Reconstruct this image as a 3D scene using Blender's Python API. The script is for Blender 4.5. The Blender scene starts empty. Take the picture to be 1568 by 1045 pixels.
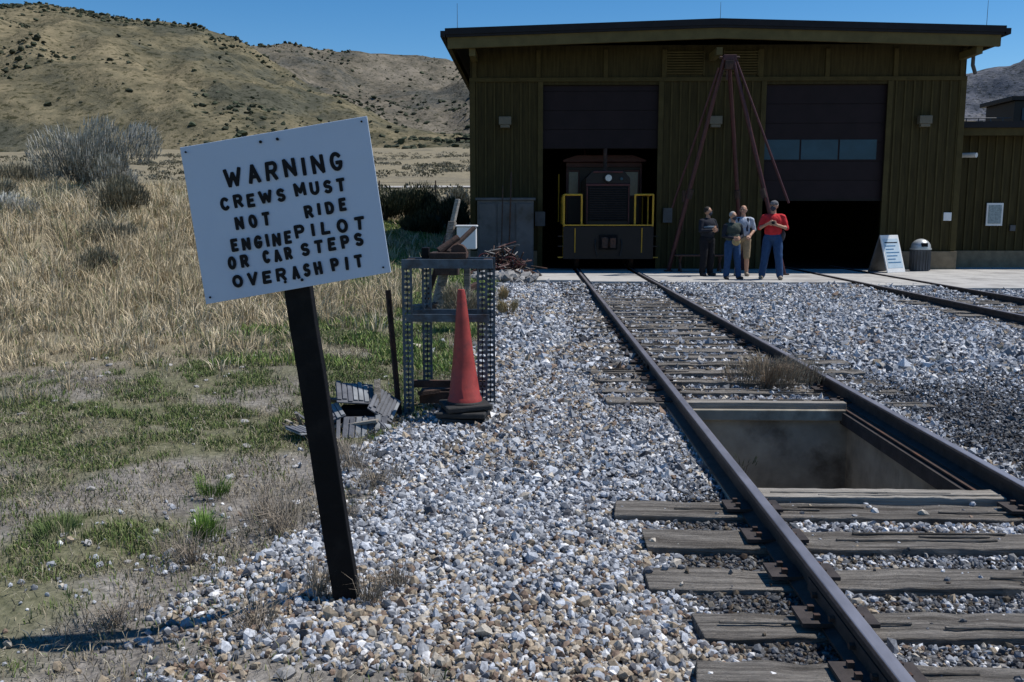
import bpy, bmesh, math, random
import numpy as np
from mathutils import Vector, Matrix, noise as mn
random.seed(7); rng=np.random.default_rng(7)
S=bpy.context.scene
S.view_settings.view_transform='Standard'; S.view_settings.look='None'; S.view_settings.exposure=0
COL=S.collection
SUNV=Vector((.55,.13,1)).normalized()
# ------------------------------------------------------------------ light, sky, camera
w=bpy.data.worlds.new('World');S.world=w;w.use_nodes=True;nt=w.node_tree
sk=nt.nodes.new('ShaderNodeTexSky');sk.sky_type='NISHITA';sk.sun_disc=False
sk.sun_elevation=math.asin(SUNV.z);sk.sun_rotation=math.atan2(SUNV.x,SUNV.y)
sk.altitude=1300;sk.air_density=1.0;sk.dust_density=.1;sk.ozone_density=1.6
hs=nt.nodes.new('ShaderNodeHueSaturation');hs.inputs['Saturation'].default_value=1.4
nt.links.new(sk.outputs[0],hs.inputs['Color'])
nt.links.new(hs.outputs[0],nt.nodes['Background'].inputs[0]);nt.nodes['Background'].inputs[1].default_value=.115
sl=bpy.data.lights.new('sun','SUN');sl.energy=5.0;sl.angle=math.radians(.5);sl.color=(1,.96,.9)
so=bpy.data.objects.new('sun',sl);so.rotation_euler=SUNV.to_track_quat('Z','Y').to_euler();so.location=(20,10,30);COL.objects.link(so)
cam=bpy.data.cameras.new('camera');cam.sensor_width=36;cam.lens=31.45;cam.clip_start=.05;cam.clip_end=12000
co=bpy.data.objects.new('camera',cam);co.location=(0,0,1.6);co.rotation_euler=(math.radians(82),0,math.radians(1.42));COL.objects.link(co)
S.camera=co

# ------------------------------------------------------------------ noise / height
def sstep(a,b,x):
    t=np.clip((np.asarray(x,float)-a)/(b-a),0,1); return t*t*(3-2*t)
def vn(x,y,seed=0):
    x=np.asarray(x,float);y=np.asarray(y,float)
    xi=np.floor(x).astype(np.int64);yi=np.floor(y).astype(np.int64)
    fx=x-xi;fy=y-yi;fx=fx*fx*(3-2*fx);fy=fy*fy*(3-2*fy)
    def h(a,b):
        n=(a*374761393+b*668265263+seed*1442695041)&0xffffffff
        n=((n^(n>>13))*1274126177)&0xffffffff
        return ((n^(n>>16))&0xffff)/65535.0
    return (h(xi,yi)*(1-fx)+h(xi+1,yi)*fx)*(1-fy)+(h(xi,yi+1)*(1-fx)+h(xi+1,yi+1)*fx)*fy
def fbm(x,y,seed=0,o=4):
    s=0;a=.5
    for i in range(o):
        s=s+a*vn(x*2**i+i*17.3,y*2**i-i*9.1,seed+i);a*=.5
    return s/(1-.5**o)
PY=[-30,20,30,45,70,120,300,600,1000,5000]
PZ=[0,.1,.42,1.15,3.0,6.5,20,46,72,260]
def plain(Y): return np.interp(Y,PY,PZ)
def H(X,Y):
    X=np.asarray(X,float);Y=np.asarray(Y,float)
    left=plain(Y)
    right=np.interp(Y,[-30,17,20,48,75,120,300,600,1000,5000],[-.02,-.02,.05,.05,3.3,6.5,20,46,72,260])
    rf=sstep(-2.6,-1.2,X)
    z=left*(1-rf)+right*rf
    z=z-.15*sstep(.9,1.9,-X)*(1-sstep(6,11,Y))
    z=z+1.9*sstep(3,11,-X)*sstep(8,23,Y)*(1-sstep(28,55,Y))
    grass=sstep(1.0,2.2,-X)
    z=z+grass*(fbm(X*.9,Y*.9,3)-.5)*.16*np.clip(1-Y/60,0.3,1)
    z=z+grass*(fbm(X*4,Y*4,5,2)-.5)*.05
    z=z+sstep(.2,1.0,-X)*(1-grass)*(fbm(X*2,Y*2,8,3)-.5)*.04
    z=z-.026*sstep(.2,.55,X)*sstep(-3.8,-3.4,-X)*(1-sstep(17,19,Y))
    z=z-.024*sstep(6.4,6.8,X)*sstep(-9.8,-9.4,-X)*(1-sstep(16.5,18,Y))
    z=z+sstep(40,200,Y)*(fbm(X*.02,Y*.02,9)-.5)*6*(1-rf*(1-sstep(60,120,Y)))
    return z
def G(X,Y):
    xb=np.interp(Y,[1.5,3,3.3,4.1,4.7,6,7,9,11.5,20,21],[-.3,-.42,-1.25,-1.3,-1.08,-1.33,-.95,-.7,-.62,-.9,-1.0])
    n=(fbm(X*2.2,Y*2.2,21)-.5)*.9
    g=sstep(-.16,.16,X-xb+n*.7)
    return g*(1-sstep(24,30,Y)*(X<0))*(1-sstep(46,60,Y))*(1-sstep(30,40,X))
def DK(X,Y):
    n=(fbm(X*2.5,Y*2.5,31)-.5)*.8
    a=sstep(.62,.85,X+n*.5)*sstep(-1.22,-1.15,-X)*(1-sstep(4.6,5.6,Y))
    b=sstep(2.95,3.3,X+n*.5)*(1-sstep(7.2,9.8,Y+n*2))*sstep(4.2,5.2,Y)
    c=sstep(1.3,1.5,X)*sstep(-2.75,-2.5,-X)*(1-sstep(4,5.0,Y))*.5
    d=sstep(.4,.7,X)*sstep(-3.5,-3.2,-X)*sstep(7,9,Y)*.3
    return np.clip(a+b*.9+c+d,0,1)

# ------------------------------------------------------------------ materials
def newmat(name):
    m=bpy.data.materials.new(name);m.use_nodes=True;nt=m.node_tree
    return m,nt,nt.nodes['Principled BSDF']
def N(nt,t,**k):
    n=nt.nodes.new(t)
    for a,b in k.items(): setattr(n,a,b)
    return n
def noise(nt,scale,detail=5,vec=None,rough=.6):
    n=N(nt,'ShaderNodeTexNoise');n.inputs['Scale'].default_value=scale;n.inputs['Detail'].default_value=detail;n.inputs['Roughness'].default_value=rough
    if vec: nt.links.new(vec,n.inputs['Vector'])
    return n
def ramp(nt,fac,stops):
    r=N(nt,'ShaderNodeValToRGB');e=r.color_ramp.elements
    while len(e)<len(stops): e.new(.5)
    for i,(p,c) in enumerate(stops):
        e[i].position=p;e[i].color=(*c,1) if len(c)==3 else c
    nt.links.new(fac,r.inputs['Fac']);return r
def mixc(nt,fac,a,b,mode='MIX'):
    m=N(nt,'ShaderNodeMix',data_type='RGBA',blend_type=mode)
    for sock,v in ((m.inputs[0],fac),(m.inputs[6],a),(m.inputs[7],b)):
        if isinstance(v,(int,float)): sock.default_value=v
        elif isinstance(v,tuple): sock.default_value=(*v,1)
        else: nt.links.new(v,sock)
    return m.outputs[2]
def objvec(nt,scale=(1,1,1)):
    tc=N(nt,'ShaderNodeTexCoord');mp=N(nt,'ShaderNodeMapping');mp.inputs['Scale'].default_value=scale
    nt.links.new(tc.outputs['Object'],mp.inputs['Vector']);return mp.outputs['Vector']
def M(name,col,rough=.7,var=.25,scale=6,bump=.1,metal=0,stretch=(1,1,1),dirt=None,dirtscale=2,dist=.01,spec=.4):
    m,nt,p=newmat(name)
    v=objvec(nt,stretch)
    n=noise(nt,scale,6,v)
    lo=tuple(c*(1-var) for c in col);hi=tuple(min(1,c*(1+var)) for c in col)
    c=ramp(nt,n.outputs['Fac'],[(.3,lo),(.7,hi)]).outputs['Color']
    if dirt:
        n2=noise(nt,dirtscale,6,v)
        f=ramp(nt,n2.outputs['Fac'],[(.5,(0,0,0)),(.68,(1,1,1))]).outputs['Color']
        c=mixc(nt,f,c,dirt)
    nt.links.new(c,p.inputs['Base Color'])
    p.inputs['Roughness'].default_value=rough;p.inputs['Metallic'].default_value=metal
    p.inputs['Specular IOR Level'].default_value=spec
    if bump:
        b=N(nt,'ShaderNodeBump');b.inputs['Strength'].default_value=bump;b.inputs['Distance'].default_value=dist
        n3=noise(nt,scale*5,4,v);nt.links.new(n3.outputs['Fac'],b.inputs['Height']);nt.links.new(b.outputs['Normal'],p.inputs['Normal'])
    return m
def attrmat(name,rough=.85,scale=60,var=.25):
    m,nt,p=newmat(name)
    a=N(nt,'ShaderNodeAttribute',attribute_name='Col')
    n=noise(nt,scale,4,objvec(nt))
    r=ramp(nt,n.outputs['Fac'],[(.3,(1-var,)*3),(.7,(1+var,)*3)])
    c=mixc(nt,1.0,a.outputs['Color'],r.outputs['Color'],'MULTIPLY')
    nt.links.new(c,p.inputs['Base Color']);p.inputs['Roughness'].default_value=rough
    p.inputs['Specular IOR Level'].default_value=.25
    return m
STONE=attrmat('crushed_stone',.8,90,.3)
PLANT=attrmat('foliage',.85,30,.2)
SHRUB=attrmat('shrub_leaf',.9,1,.3)
OLIVE=M('olive_siding',(.042,.033,.013),.8,.35,3,.15,stretch=(6,6,.5),spec=.15)
OLIVE2=M('olive_trim',(.060,.047,.018),.75,.25,3,.1,spec=.15)
TAN=M('tan_fascia',(.105,.085,.036),.7,.2,3,.1,spec=.15)
ROOFM=M('roof_black',(.015,.015,.018),.7,.2,4,.1,spec=.2)
DOORM=M('door_maroon',(.013,.007,.009),.6,.25,2,.05,spec=.2)
GLASSB=M('blue_glass',(.018,.055,.08),.4,.2,2,0,spec=.3)
CONC=M('concrete',(.38,.37,.35),.9,.18,3,.3,dirt=(.24,.23,.22),dirtscale=1.2)
CONCD=M('pit_concrete',(.30,.27,.215),.95,.35,3,.4,dirt=(.13,.11,.085),dirtscale=2.5)
PLINTH=M('stone_plinth',(.20,.155,.10),.9,.25,5,.4)
WOOD=M('weathered_tie',(.27,.245,.215),.95,.6,5,1.0,stretch=(.5,9,9),dirt=(.11,.095,.08),dirtscale=1.3,dist=.03,spec=.15)
WOOD2=M('grey_plank',(.30,.275,.24),.9,.45,4,.8,stretch=(.4,10,10),dist=.015,spec=.15)
RAILTOP=M('rail_worn',(.26,.25,.27),.42,.3,8,.1,.6,stretch=(1,.3,1))
RAILM=M('rail_rust',(.042,.034,.032),.75,.4,12,.3,.2)
BLACK=M('black_paint',(.005,.005,.006),.65,.4,6,.3,dirt=(.013,.012,.012),dirtscale=9,spec=.15)
BLACKR=M('black_rubber',(.02,.02,.02),.75,.3,9,.2)
SIGNW=M('sign_white',(.50,.575,.69),.5,.03,2,.02,dirt=(.46,.53,.645),dirtscale=2)
INK=M('sign_ink',(.006,.006,.008),.6,.2,5,0,spec=.2)
CONE=M('cone_orange',(.33,.045,.035),.5,.35,7,.15,dirt=(.15,.032,.028),dirtscale=7)
RUST=M('rusty_iron',(.05,.032,.026),.8,.5,10,.5,.2,dirt=(.10,.045,.028),dirtscale=5)
STEELG=M('galvanised',(.075,.10,.125),.55,.4,9,.2,.3,dirt=(.05,.04,.035),dirtscale=6)
TRIPOD=M('tripod_maroon',(.055,.014,.016),.5,.3,7,.1)
LOCO=M('loco_black_maroon',(.009,.006,.007),.4,.3,3,.05,spec=.25)
LOCOR=M('loco_maroon',(.065,.016,.018),.45,.3,4,.05,spec=.3)
YEL=M('yellow_paint',(.5,.28,.02),.5,.2,8,.05)
WHITE=M('white_paint',(.7,.7,.69),.5,.08,5,.05)
GREYM=M('grey_metal',(.085,.088,.095),.6,.3,4,.1,.2,dirt=(.05,.045,.04))
SILV=M('silver_lid',(.45,.47,.48),.35,.15,5,.05,.3)
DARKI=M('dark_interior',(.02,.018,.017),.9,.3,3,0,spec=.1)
LAMPG=M('lamp_housing',(.12,.105,.075),.5,.1,5,0)
BLUEP=M('blue_print',(.05,.16,.3),.6,.3,20,0)

# ------------------------------------------------------------------ helpers
def empty(name,loc):
    e=bpy.data.objects.new(name,None);e.location=loc;e.empty_display_size=.2;COL.objects.link(e);return e
class B:
    def __init__(s,name,parent=None,bevel=0,smooth=False):
        s.name=name;s.bm=bmesh.new();s.mats=[];s.parent=parent;s.bevel=bevel;s.smooth=smooth
    def mi(s,m):
        if m not in s.mats:s.mats.append(m)
        return s.mats.index(m)
    def _fin(s,vs,m):
        i=s.mi(m);fs=set()
        for v in vs:
            for f in v.link_faces: fs.add(f)
        for f in fs:f.material_index=i
    def box(s,x0,x1,y0,y1,z0,z1,m,rot=None,piv=None):
        c=Vector(((x0+x1)/2,(y0+y1)/2,(z0+z1)/2))
        r=bmesh.ops.create_cube(s.bm,size=1)
        mt=Matrix.Diagonal((abs(x1-x0),abs(y1-y0),abs(z1-z0),1))
        R=Matrix.Identity(4)
        if rot is not None: R=rot.to_4x4()
        if piv is None: T=Matrix.Translation(c)@R@mt
        else: p=Vector(piv);T=Matrix.Translation(p)@R@Matrix.Translation(c-p)@mt
        bmesh.ops.transform(s.bm,matrix=T,verts=r['verts']);s._fin(r['verts'],m);return r['verts']
    def beam(s,a,b,w,d,m):
        a=Vector(a);b=Vector(b);v=b-a;L=v.length
        q=v.to_track_quat('Z','Y').to_matrix().to_4x4()
        r=bmesh.ops.create_cube(s.bm,size=1)
        bmesh.ops.transform(s.bm,matrix=Matrix.Translation((a+b)/2)@q@Matrix.Diagonal((w,d,L,1)),verts=r['verts']);s._fin(r['verts'],m)
    def cyl(s,a,b,r0,r1,m,seg=14):
        a=Vector(a);b=Vector(b);v=b-a
        q=v.to_track_quat('Z','Y').to_matrix().to_4x4()
        r=bmesh.ops.create_cone(s.bm,cap_ends=True,segments=seg,radius1=r0,radius2=r1,depth=v.length)
        bmesh.ops.transform(s.bm,matrix=Matrix.Translation((a+b)/2)@q,verts=r['verts']);s._fin(r['verts'],m)
    def ball(s,c,r,m,sub=2):
        if not hasattr(r,'__len__'): r=(r,r,r)
        q=bmesh.ops.create_icosphere(s.bm,subdivisions=sub,radius=1)
        bmesh.ops.transform(s.bm,matrix=Matrix.Translation(c)@Matrix.Diagonal((*r,1)),verts=q['verts']);s._fin(q['verts'],m)
    def prism(s,prof,y0,y1,m):
        a=[s.bm.verts.new((x,y0,z)) for x,z in prof];b=[s.bm.verts.new((x,y1,z)) for x,z in prof]
        n=len(prof);fs=[s.bm.faces.new(a),s.bm.faces.new(b[::-1])]
        for i in range(n): fs.append(s.bm.faces.new((a[i],b[i],b[(i+1)%n],a[(i+1)%n])))
        i=s.mi(m)
        for f in fs:f.material_index=i
    def done(s):
        bmesh.ops.recalc_face_normals(s.bm,faces=s.bm.faces)
        cs=[v.co for v in s.bm.verts]
        c=Vector([(min(v[i] for v in cs)+max(v[i] for v in cs))/2 for i in range(3)])
        if not s.parent: c.z=min(v[2] for v in cs)
        bmesh.ops.translate(s.bm,vec=-c,verts=s.bm.verts)
        me=bpy.data.meshes.new(s.name);s.bm.to_mesh(me);s.bm.free()
        for m in s.mats:me.materials.append(m)
        o=bpy.data.objects.new(s.name,me);COL.objects.link(o)
        if s.parent: o.parent=s.parent;o.location=c-s.parent.location
        else:o.location=c
        if s.smooth:
            for p in me.polygons:p.use_smooth=True
            try:
                me.set_sharp_from_angle(angle=math.radians(40))
            except Exception: pass
        if s.bevel:
            b=o.modifiers.new('b','BEVEL');b.width=s.bevel;b.segments=2;b.limit_method='ANGLE'
        return o
def mesh_tris(name,V,F,C,mat,parent=None,smooth=False):
    me=bpy.data.meshes.new(name);nv=len(V);nf=len(F)
    me.vertices.add(nv);me.vertices.foreach_set('co',np.ascontiguousarray(V,dtype=np.float32).ravel())
    me.loops.add(nf*3);me.loops.foreach_set('vertex_index',np.ascontiguousarray(F,dtype=np.int32).ravel())
    me.polygons.add(nf);me.polygons.foreach_set('loop_start',np.arange(0,nf*3,3,dtype=np.int32))
    me.update(calc_edges=True)
    if C is not None:
        ca=me.color_attributes.new('Col','FLOAT_COLOR','POINT')
        c4=np.ones((nv,4),np.float32);c4[:,:3]=C;ca.data.foreach_set('color',c4.ravel())
    me.polygons.foreach_set('use_smooth',np.full(nf,bool(smooth)))
    me.materials.append(mat)
    o=bpy.data.objects.new(name,me);COL.objects.link(o)
    if parent:o.parent=parent
    return o

# ------------------------------------------------------------------ ground sheet
PX0,PX1,PY0,PY1=1.28,2.64,5.08,7.42
def axis(lo,hi,step,lim0,lim1,gr):
    a=list(np.arange(lo,hi+1e-6,step))
    s=step
    while a[-1]<lim1: s*=gr;a.append(a[-1]+s)
    s=step
    while a[0]>lim0: s*=gr;a.insert(0,a[0]-s)
    return np.array(a)
xs=axis(-6,6,.12,-3000,3500,1.07);ys=axis(0,12,.12,-30,4600,1.045)
for v in (PX0,PX1): xs[np.argmin(abs(xs-v))]=v
for v in (PY0,PY1): ys[np.argmin(abs(ys-v))]=v
XX,YY=np.meshgrid(xs,ys);ZZ=H(XX,YY)
nx,ny=len(xs),len(ys)
idx=np.arange(nx*ny).reshape(ny,nx)
a=idx[:-1,:-1].ravel();b=idx[:-1,1:].ravel();c=idx[1:,1:].ravel();d=idx[1:,:-1].ravel()
cx=((XX[:-1,:-1]+XX[1:,1:])/2).ravel();cy=((YY[:-1,:-1]+YY[1:,1:])/2).ravel()
k=~((cx>PX0)&(cx<PX1)&(cy>PY0)&(cy<PY1))
F=np.concatenate([np.stack([a,b,c],1)[k],np.stack([a,c,d],1)[k]])
V=np.stack([XX.ravel(),YY.ravel(),ZZ.ravel()],1)
def gzone(X,Y): return sstep(-8.5,-5.5,X)*sstep(13,19,Y)*(1-sstep(38,44,Y))
def green(X,Y):
    g=sstep(.37,.55,fbm(X*.9,Y*.9,41))*.85
    g=np.maximum(g,gzone(X,Y)*.95)
    return np.clip(g,0,1)
def dry(X,Y):
    n=(fbm(X*.6,Y*.6,51)-.5)*6
    return sstep(8.0,12.0,Y+n-(X+3)*.9*(X<0))*sstep(1.6,3.2,-X+n*.2)*(1-.85*gzone(X,Y))
msk=np.stack([G(XX,YY).ravel(),(green(XX,YY)*(1-dry(XX,YY)*.6)).ravel(),DK(XX,YY).ravel()],1)
def ground_mat():
    m,nt,p=newmat('ground_soil_gravel');L=nt.links
    at=N(nt,'ShaderNodeAttribute',attribute_name='Col');sp=N(nt,'ShaderNodeSeparateColor');L.new(at.outputs['Color'],sp.inputs[0])
    dd=N(nt,'ShaderNodeAttribute',attribute_name='Dry')
    ov=objvec(nt)
    n1=noise(nt,2.2,8,ov,.65);n2=noise(nt,25,5,ov)
    soil=ramp(nt,n1.outputs['Fac'],[(.3,(.135,.12,.102)),(.5,(.205,.188,.168)),(.7,(.28,.26,.235))]).outputs['Color']
    soil=mixc(nt,1.0,soil,ramp(nt,n2.outputs['Fac'],[(.3,(.5,.5,.5)),(.7,(1.3,1.3,1.3))]).outputs['Color'],'MULTIPLY')
    grn=ramp(nt,n2.outputs['Fac'],[(.3,(.08,.085,.042)),(.7,(.17,.165,.09))]).outputs['Color']
    c=mixc(nt,sp.outputs['Green'],soil,grn)
    nd=noise(nt,.06,8,ov,.7)
    dryc=ramp(nt,nd.outputs['Fac'],[(.35,(.17,.15,.105)),(.5,(.27,.23,.15)),(.65,(.20,.175,.125))]).outputs['Color']
    dryc=mixc(nt,1.0,dryc,ramp(nt,n1.outputs['Fac'],[(.3,(.6,.6,.6)),(.7,(1.1,1.1,1.1))]).outputs['Color'],'MULTIPLY')
    c=mixc(nt,dd.outputs['Fac'],c,dryc)
    vo=N(nt,'ShaderNodeTexVoronoi');vo.inputs['Scale'].default_value=34;L.new(ov,vo.inputs['Vector'])
    sc=N(nt,'ShaderNodeSeparateColor');L.new(vo.outputs['Color'],sc.inputs[0])
    st=ramp(nt,sc.outputs['Red'],[(0,(.10,.10,.105)),(.3,(.22,.22,.225)),(.6,(.33,.335,.345)),(.8,(.28,.25,.21)),(1,(.5,.49,.48))]).outputs['Color']
    edge=ramp(nt,vo.outputs['Distance'],[(.35,(1,1,1)),(.75,(.25,.25,.25))]).outputs['Color']
    st=mixc(nt,1.0,st,edge,'MULTIPLY')
    c=mixc(nt,sp.outputs['Red'],c,st)
    dk=mixc(nt,1.0,st,(.28,.27,.28),'MULTIPLY')
    c=mixc(nt,sp.outputs['Blue'],c,dk)
    L.new(c,p.inputs['Base Color']);p.inputs['Roughness'].default_value=.95
    p.inputs['Specular IOR Level'].default_value=.15
    bp=N(nt,'ShaderNodeBump');bp.inputs['Strength'].default_value=.9;bp.inputs['Distance'].default_value=.025
    L.new(n2.outputs['Fac'],bp.inputs['Height'])
    b2=N(nt,'ShaderNodeBump',invert=True);b2.inputs['Distance'].default_value=.02;L.new(sp.outputs['Red'],b2.inputs['Strength']);L.new(vo.outputs['Distance'],b2.inputs['Height']);L.new(bp.outputs['Normal'],b2.inputs['Normal'])
    L.new(b2.outputs['Normal'],p.inputs['Normal'])
    return m
gr=mesh_tris('ground',V,F,msk,ground_mat(),smooth=True)
da=gr.data.attributes.new('Dry','FLOAT','POINT')
dv=np.maximum(dry(XX,YY),sstep(40,50,YY)).ravel().astype(np.float32);da.data.foreach_set('value',dv)

# ------------------------------------------------------------------ hills
def hill(name,x0,x1,y0,y1,nxh,nyh,crest,Yc,Yb,Ye,amp,gs,colA,colB,colC,seed,tex=1):
    hx=np.linspace(x0,x1,nxh);hy=np.linspace(y0,y1,nyh)
    V=[];ca=[q[0] for q in crest];cz=[q[1] for q in crest]
    for y in hy:
        for x in hx:
            zc=float(np.interp(x/Yc,ca,cz))*Yc
            if y<Yc:
                t=min(max((y-Yb)/(Yc-Yb),0),1);p=t*(1.25-.25*t)
            else:
                t=min((y-Yc)/(Ye-Yc),1);p=1-t*t
            base=float(plain(y))-6
            wx=mn.noise(Vector((x/gs,y/gs,seed)))*gs*.35
            r=mn.ridged_multi_fractal(Vector(((x+wx+y*.25)/gs,(y)/gs/2.1,seed)),1.0,2.1,5,1.0,2.0)
            f=mn.fractal(Vector((x/gs*1.3,y/gs*1.3,seed+5)),1,2,5)
            e=4*p*(1-p) if y<Yc else .3
            z=base*(1-p)+max(zc,base)*p+(r-.95)*amp*min(1,e+.08)*min(1,max(0,(zc-base)/(amp*2)))+f*amp*.25*min(1,.15+e)
            V.append((x,y,z))
    V=np.array(V);ix=np.arange(nxh*nyh).reshape(nyh,nxh)
    a=ix[:-1,:-1].ravel();b=ix[:-1,1:].ravel();c=ix[1:,1:].ravel();d=ix[1:,:-1].ravel()
    F=np.concatenate([np.stack([a,b,c],1),np.stack([a,c,d],1)])
    m,nt,p=newmat(name+'_slope');ov=objvec(nt,(1,.5,1.6))
    n1=noise(nt,.011*tex,10,ov,.75);n2=noise(nt,.06*tex,7,ov,.75);n3=noise(nt,.3*tex,3,ov)
    c1=ramp(nt,n1.outputs['Fac'],[(.40,colA),(.5,colB),(.58,colC)]).outputs['Color']
    c1=mixc(nt,1.0,c1,ramp(nt,n2.outputs['Fac'],[(.34,(.55,.58,.58)),(.60,(1.2,1.18,1.16))]).outputs['Color'],'MULTIPLY')
    c1=mixc(nt,1.0,c1,ramp(nt,n3.outputs['Fac'],[(.37,(.42,.45,.40)),(.46,(1,1,1))]).outputs['Color'],'MULTIPLY')
    nt.links.new(c1,p.inputs['Base Color']);p.inputs['Roughness'].default_value=1;p.inputs['Specular IOR Level'].default_value=0
    bp=N(nt,'ShaderNodeBump');bp.inputs['Strength'].default_value=.6;bp.inputs['Distance'].default_value=6/tex
    nt.links.new(n2.outputs['Fac'],bp.inputs['Height']);nt.links.new(bp.outputs['Normal'],p.inputs['Normal'])
    mesh_tris(name,V,F,None,m,smooth=True)
    return V.reshape(nyh,nxh,3)
c1=[(-2,.1),(-1.2,.16),(-.8,.215),(-.573,.229),(-.53,.230),(-.483,.221),(-.435,.211),(-.365,.200),(-.33,.187),(-.28,.157),(-.227,.128),(-.17,.104),(-.128,.086),(-.06,.07),(.2,.06)]
c2=[(-1,.15),(-.5,.17),(-.36,.19),(-.33,.184),(-.296,.1765),(-.239,.1765),(-.21,.172),(-.183,.1745),(-.127,.1735),(-.098,.166),(-.07,.153),(-.03,.14),(.1,.11),(.3,.08)]
c3=[(-.1,.05),(.2,.09),(.35,.12),(.44,.142),(.474,.155),(.50,.160),(.53,.163),(.6,.160),(.7,.17),(.9,.14),(1.2,.1)]
V1=hill('hill',-1500,220,470,1350,330,150,c1,900,490,1350,25,140,(.085,.085,.065),(.14,.125,.082),(.20,.17,.11),3.3)
V2=hill('hill',-1600,600,1000,2500,260,120,c2,1750,1020,2500,55,300,(.095,.095,.085),(.15,.133,.105),(.18,.16,.13),8.1,.6)
V3=hill('background_mountain',500,4800,2400,5000,170,60,c3,4000,2500,5000,300,700,(.085,.095,.12),(.13,.135,.155),(.17,.17,.18),12.7,.3)  # distance haze is mixed into these blue-grey slope colours
def ico(sub=1):
    bm=bmesh.new();bmesh.ops.create_icosphere(bm,subdivisions=sub,radius=1)
    v=np.array([q.co[:] for q in bm.verts]);f=np.array([[w.index for w in q.verts] for q in bm.faces]);bm.free();return v,f
IV,IF=ico(1)
OV=np.array([[1,0,0],[-1,0,0],[0,1,0],[0,-1,0],[0,0,1],[0,0,-1]],float)*1.12
OF=np.array([[0,2,4],[2,1,4],[1,3,4],[3,0,4],[2,0,5],[1,2,5],[3,1,5],[0,3,5]])
def rotm(n):
    q=rng.normal(size=(n,4));q/=np.linalg.norm(q,axis=1)[:,None];w,x,y,z=q.T
    return np.stack([1-2*(y*y+z*z),2*(x*y-z*w),2*(x*z+y*w),2*(x*y+z*w),1-2*(x*x+z*z),2*(y*z-x*w),2*(x*z-y*w),2*(y*z+x*w),1-2*(x*x+y*y)],1).reshape(n,3,3)
def lumps(name,P,sz,C,mat,flat=.7,jit=.25,parent=None,cjit=.15,rot=True,low=False):
    n=len(P);K=24
    bv,bf=(OV,OF) if low else (IV,IF)
    base=np.stack([bv*(1+rng.normal(0,jit,(len(bv),1))) for _ in range(K)])
    var=rng.integers(0,K,n)
    sc=np.asarray(sz)[:,None,None] if np.ndim(sz)==1 else np.asarray(sz)[:,None,:]
    v=base[var]*sc
    if rot: v=np.einsum('nij,nkj->nki',rotm(n),v)
    v[:,:,2]*=flat
    v=v+P[:,None,:]
    f=bf[None]+(np.arange(n)*len(bv))[:,None,None]
    c=np.repeat(C[:,None,:],len(bv),1)*(1+rng.uniform(-cjit,cjit,(n,len(bv),1)))
    return mesh_tris(name,v.reshape(-1,3),f.reshape(-1,3),c.reshape(-1,3),mat,parent)
def hill_shrubs(name,VV,n,smin,smax,ymax,xr):
    flat=VV.reshape(-1,3);sel=flat[(flat[:,1]<ymax)&(flat[:,0]>xr[0])&(flat[:,0]<xr[1])]
    pr=np.clip((fbm(sel[:,0]/90,sel[:,1]/90,77)-.42)*4,.10,1)**1.5;pr/=pr.sum()
    s=sel[rng.choice(len(sel),n,p=pr)].copy();s[:,:2]+=rng.uniform(-2.5,2.5,(n,2))
    sz=smin+(smax-smin)*rng.random(n)**2.5
    C=np.array([.032,.038,.022])[None]*rng.uniform(.7,1.8,(n,1))
    s[:,2]+=sz*.2
    lumps(name,s,sz,C,SHRUB,.7,.3)
hill_shrubs('hillside_shrubs',V1,6500,.45,2.6,930,(-650,100))
hill_shrubs('hillside_shrubs',V2,3200,.9,4.0,1800,(-900,0))

def blades(name,P,h,w,lean,C,mat=PLANT,parent=None,az=None,tipc=1.15):
    n=len(P)
    if az is None: az=rng.uniform(0,2*np.pi,n)
    fa=rng.uniform(0,np.pi,n)
    d=np.stack([np.cos(az),np.sin(az),np.zeros(n)],1);s=np.stack([np.cos(fa),np.sin(fa),np.zeros(n)],1)
    bc=lambda q:np.broadcast_to(np.asarray(q,float),(n,))[:,None]
    h=bc(h);w=bc(w);le=bc(lean)
    up=np.array([0,0,1.])
    mid=P+up*h*.55*np.sqrt(np.maximum(1-le*le*.3,.05))+d*h*le*.3
    tip=P+up*h*np.sqrt(np.maximum(1-le*le,.03))+d*h*le
    V=np.stack([P-s*w/2,P+s*w/2,mid-s*w*.4,mid+s*w*.4,tip],1)
    f=np.array([[0,1,3],[0,3,2],[2,3,4]])[None]+(np.arange(n)*5)[:,None,None]
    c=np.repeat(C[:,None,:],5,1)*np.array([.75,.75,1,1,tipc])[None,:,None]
    return mesh_tris(name,V.reshape(-1,3),f.reshape(-1,3),c.reshape(-1,3),mat,parent)
n=4200
yy=42+ (rng.random(n)**1.2)*330;aa=rng.uniform(-.72,-.02,n);xx=aa*yy
keep=(fbm(xx/30,yy/18,61)>.45)&(abs(yy-85)>6);xx=xx[keep];yy=yy[keep];n=len(xx)
sz=rng.uniform(.2,.7,n)*(1+yy/600);tint=np.array([[.11,.105,.065],[.17,.155,.10],[.24,.225,.17]])[rng.integers(0,3,n)]
per=34;i=np.repeat(np.arange(n),per);m_=len(i);u=rng.normal(size=(m_,3));u/=np.linalg.norm(u,axis=1)[:,None];u[:,2]=abs(u[:,2])
P=np.stack([xx[i]+u[:,0]*sz[i],yy[i]+u[:,1]*sz[i],H(xx,yy)[i]+u[:,2]*sz[i]*.75],1)
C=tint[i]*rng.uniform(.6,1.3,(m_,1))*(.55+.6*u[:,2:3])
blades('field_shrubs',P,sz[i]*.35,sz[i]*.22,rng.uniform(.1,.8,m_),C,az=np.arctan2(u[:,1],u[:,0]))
rx=np.linspace(-260,-.5,120);rv=[];rf=[]
for i,x in enumerate(rx):
    for y in (81,85,89): rv.append((x,y,float(H(x,y))+.12))
for i in range(len(rx)-1):
    for j in range(2):
        p=i*3+j;rf+= [(p,p+3,p+4),(p,p+4,p+1)]
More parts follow.
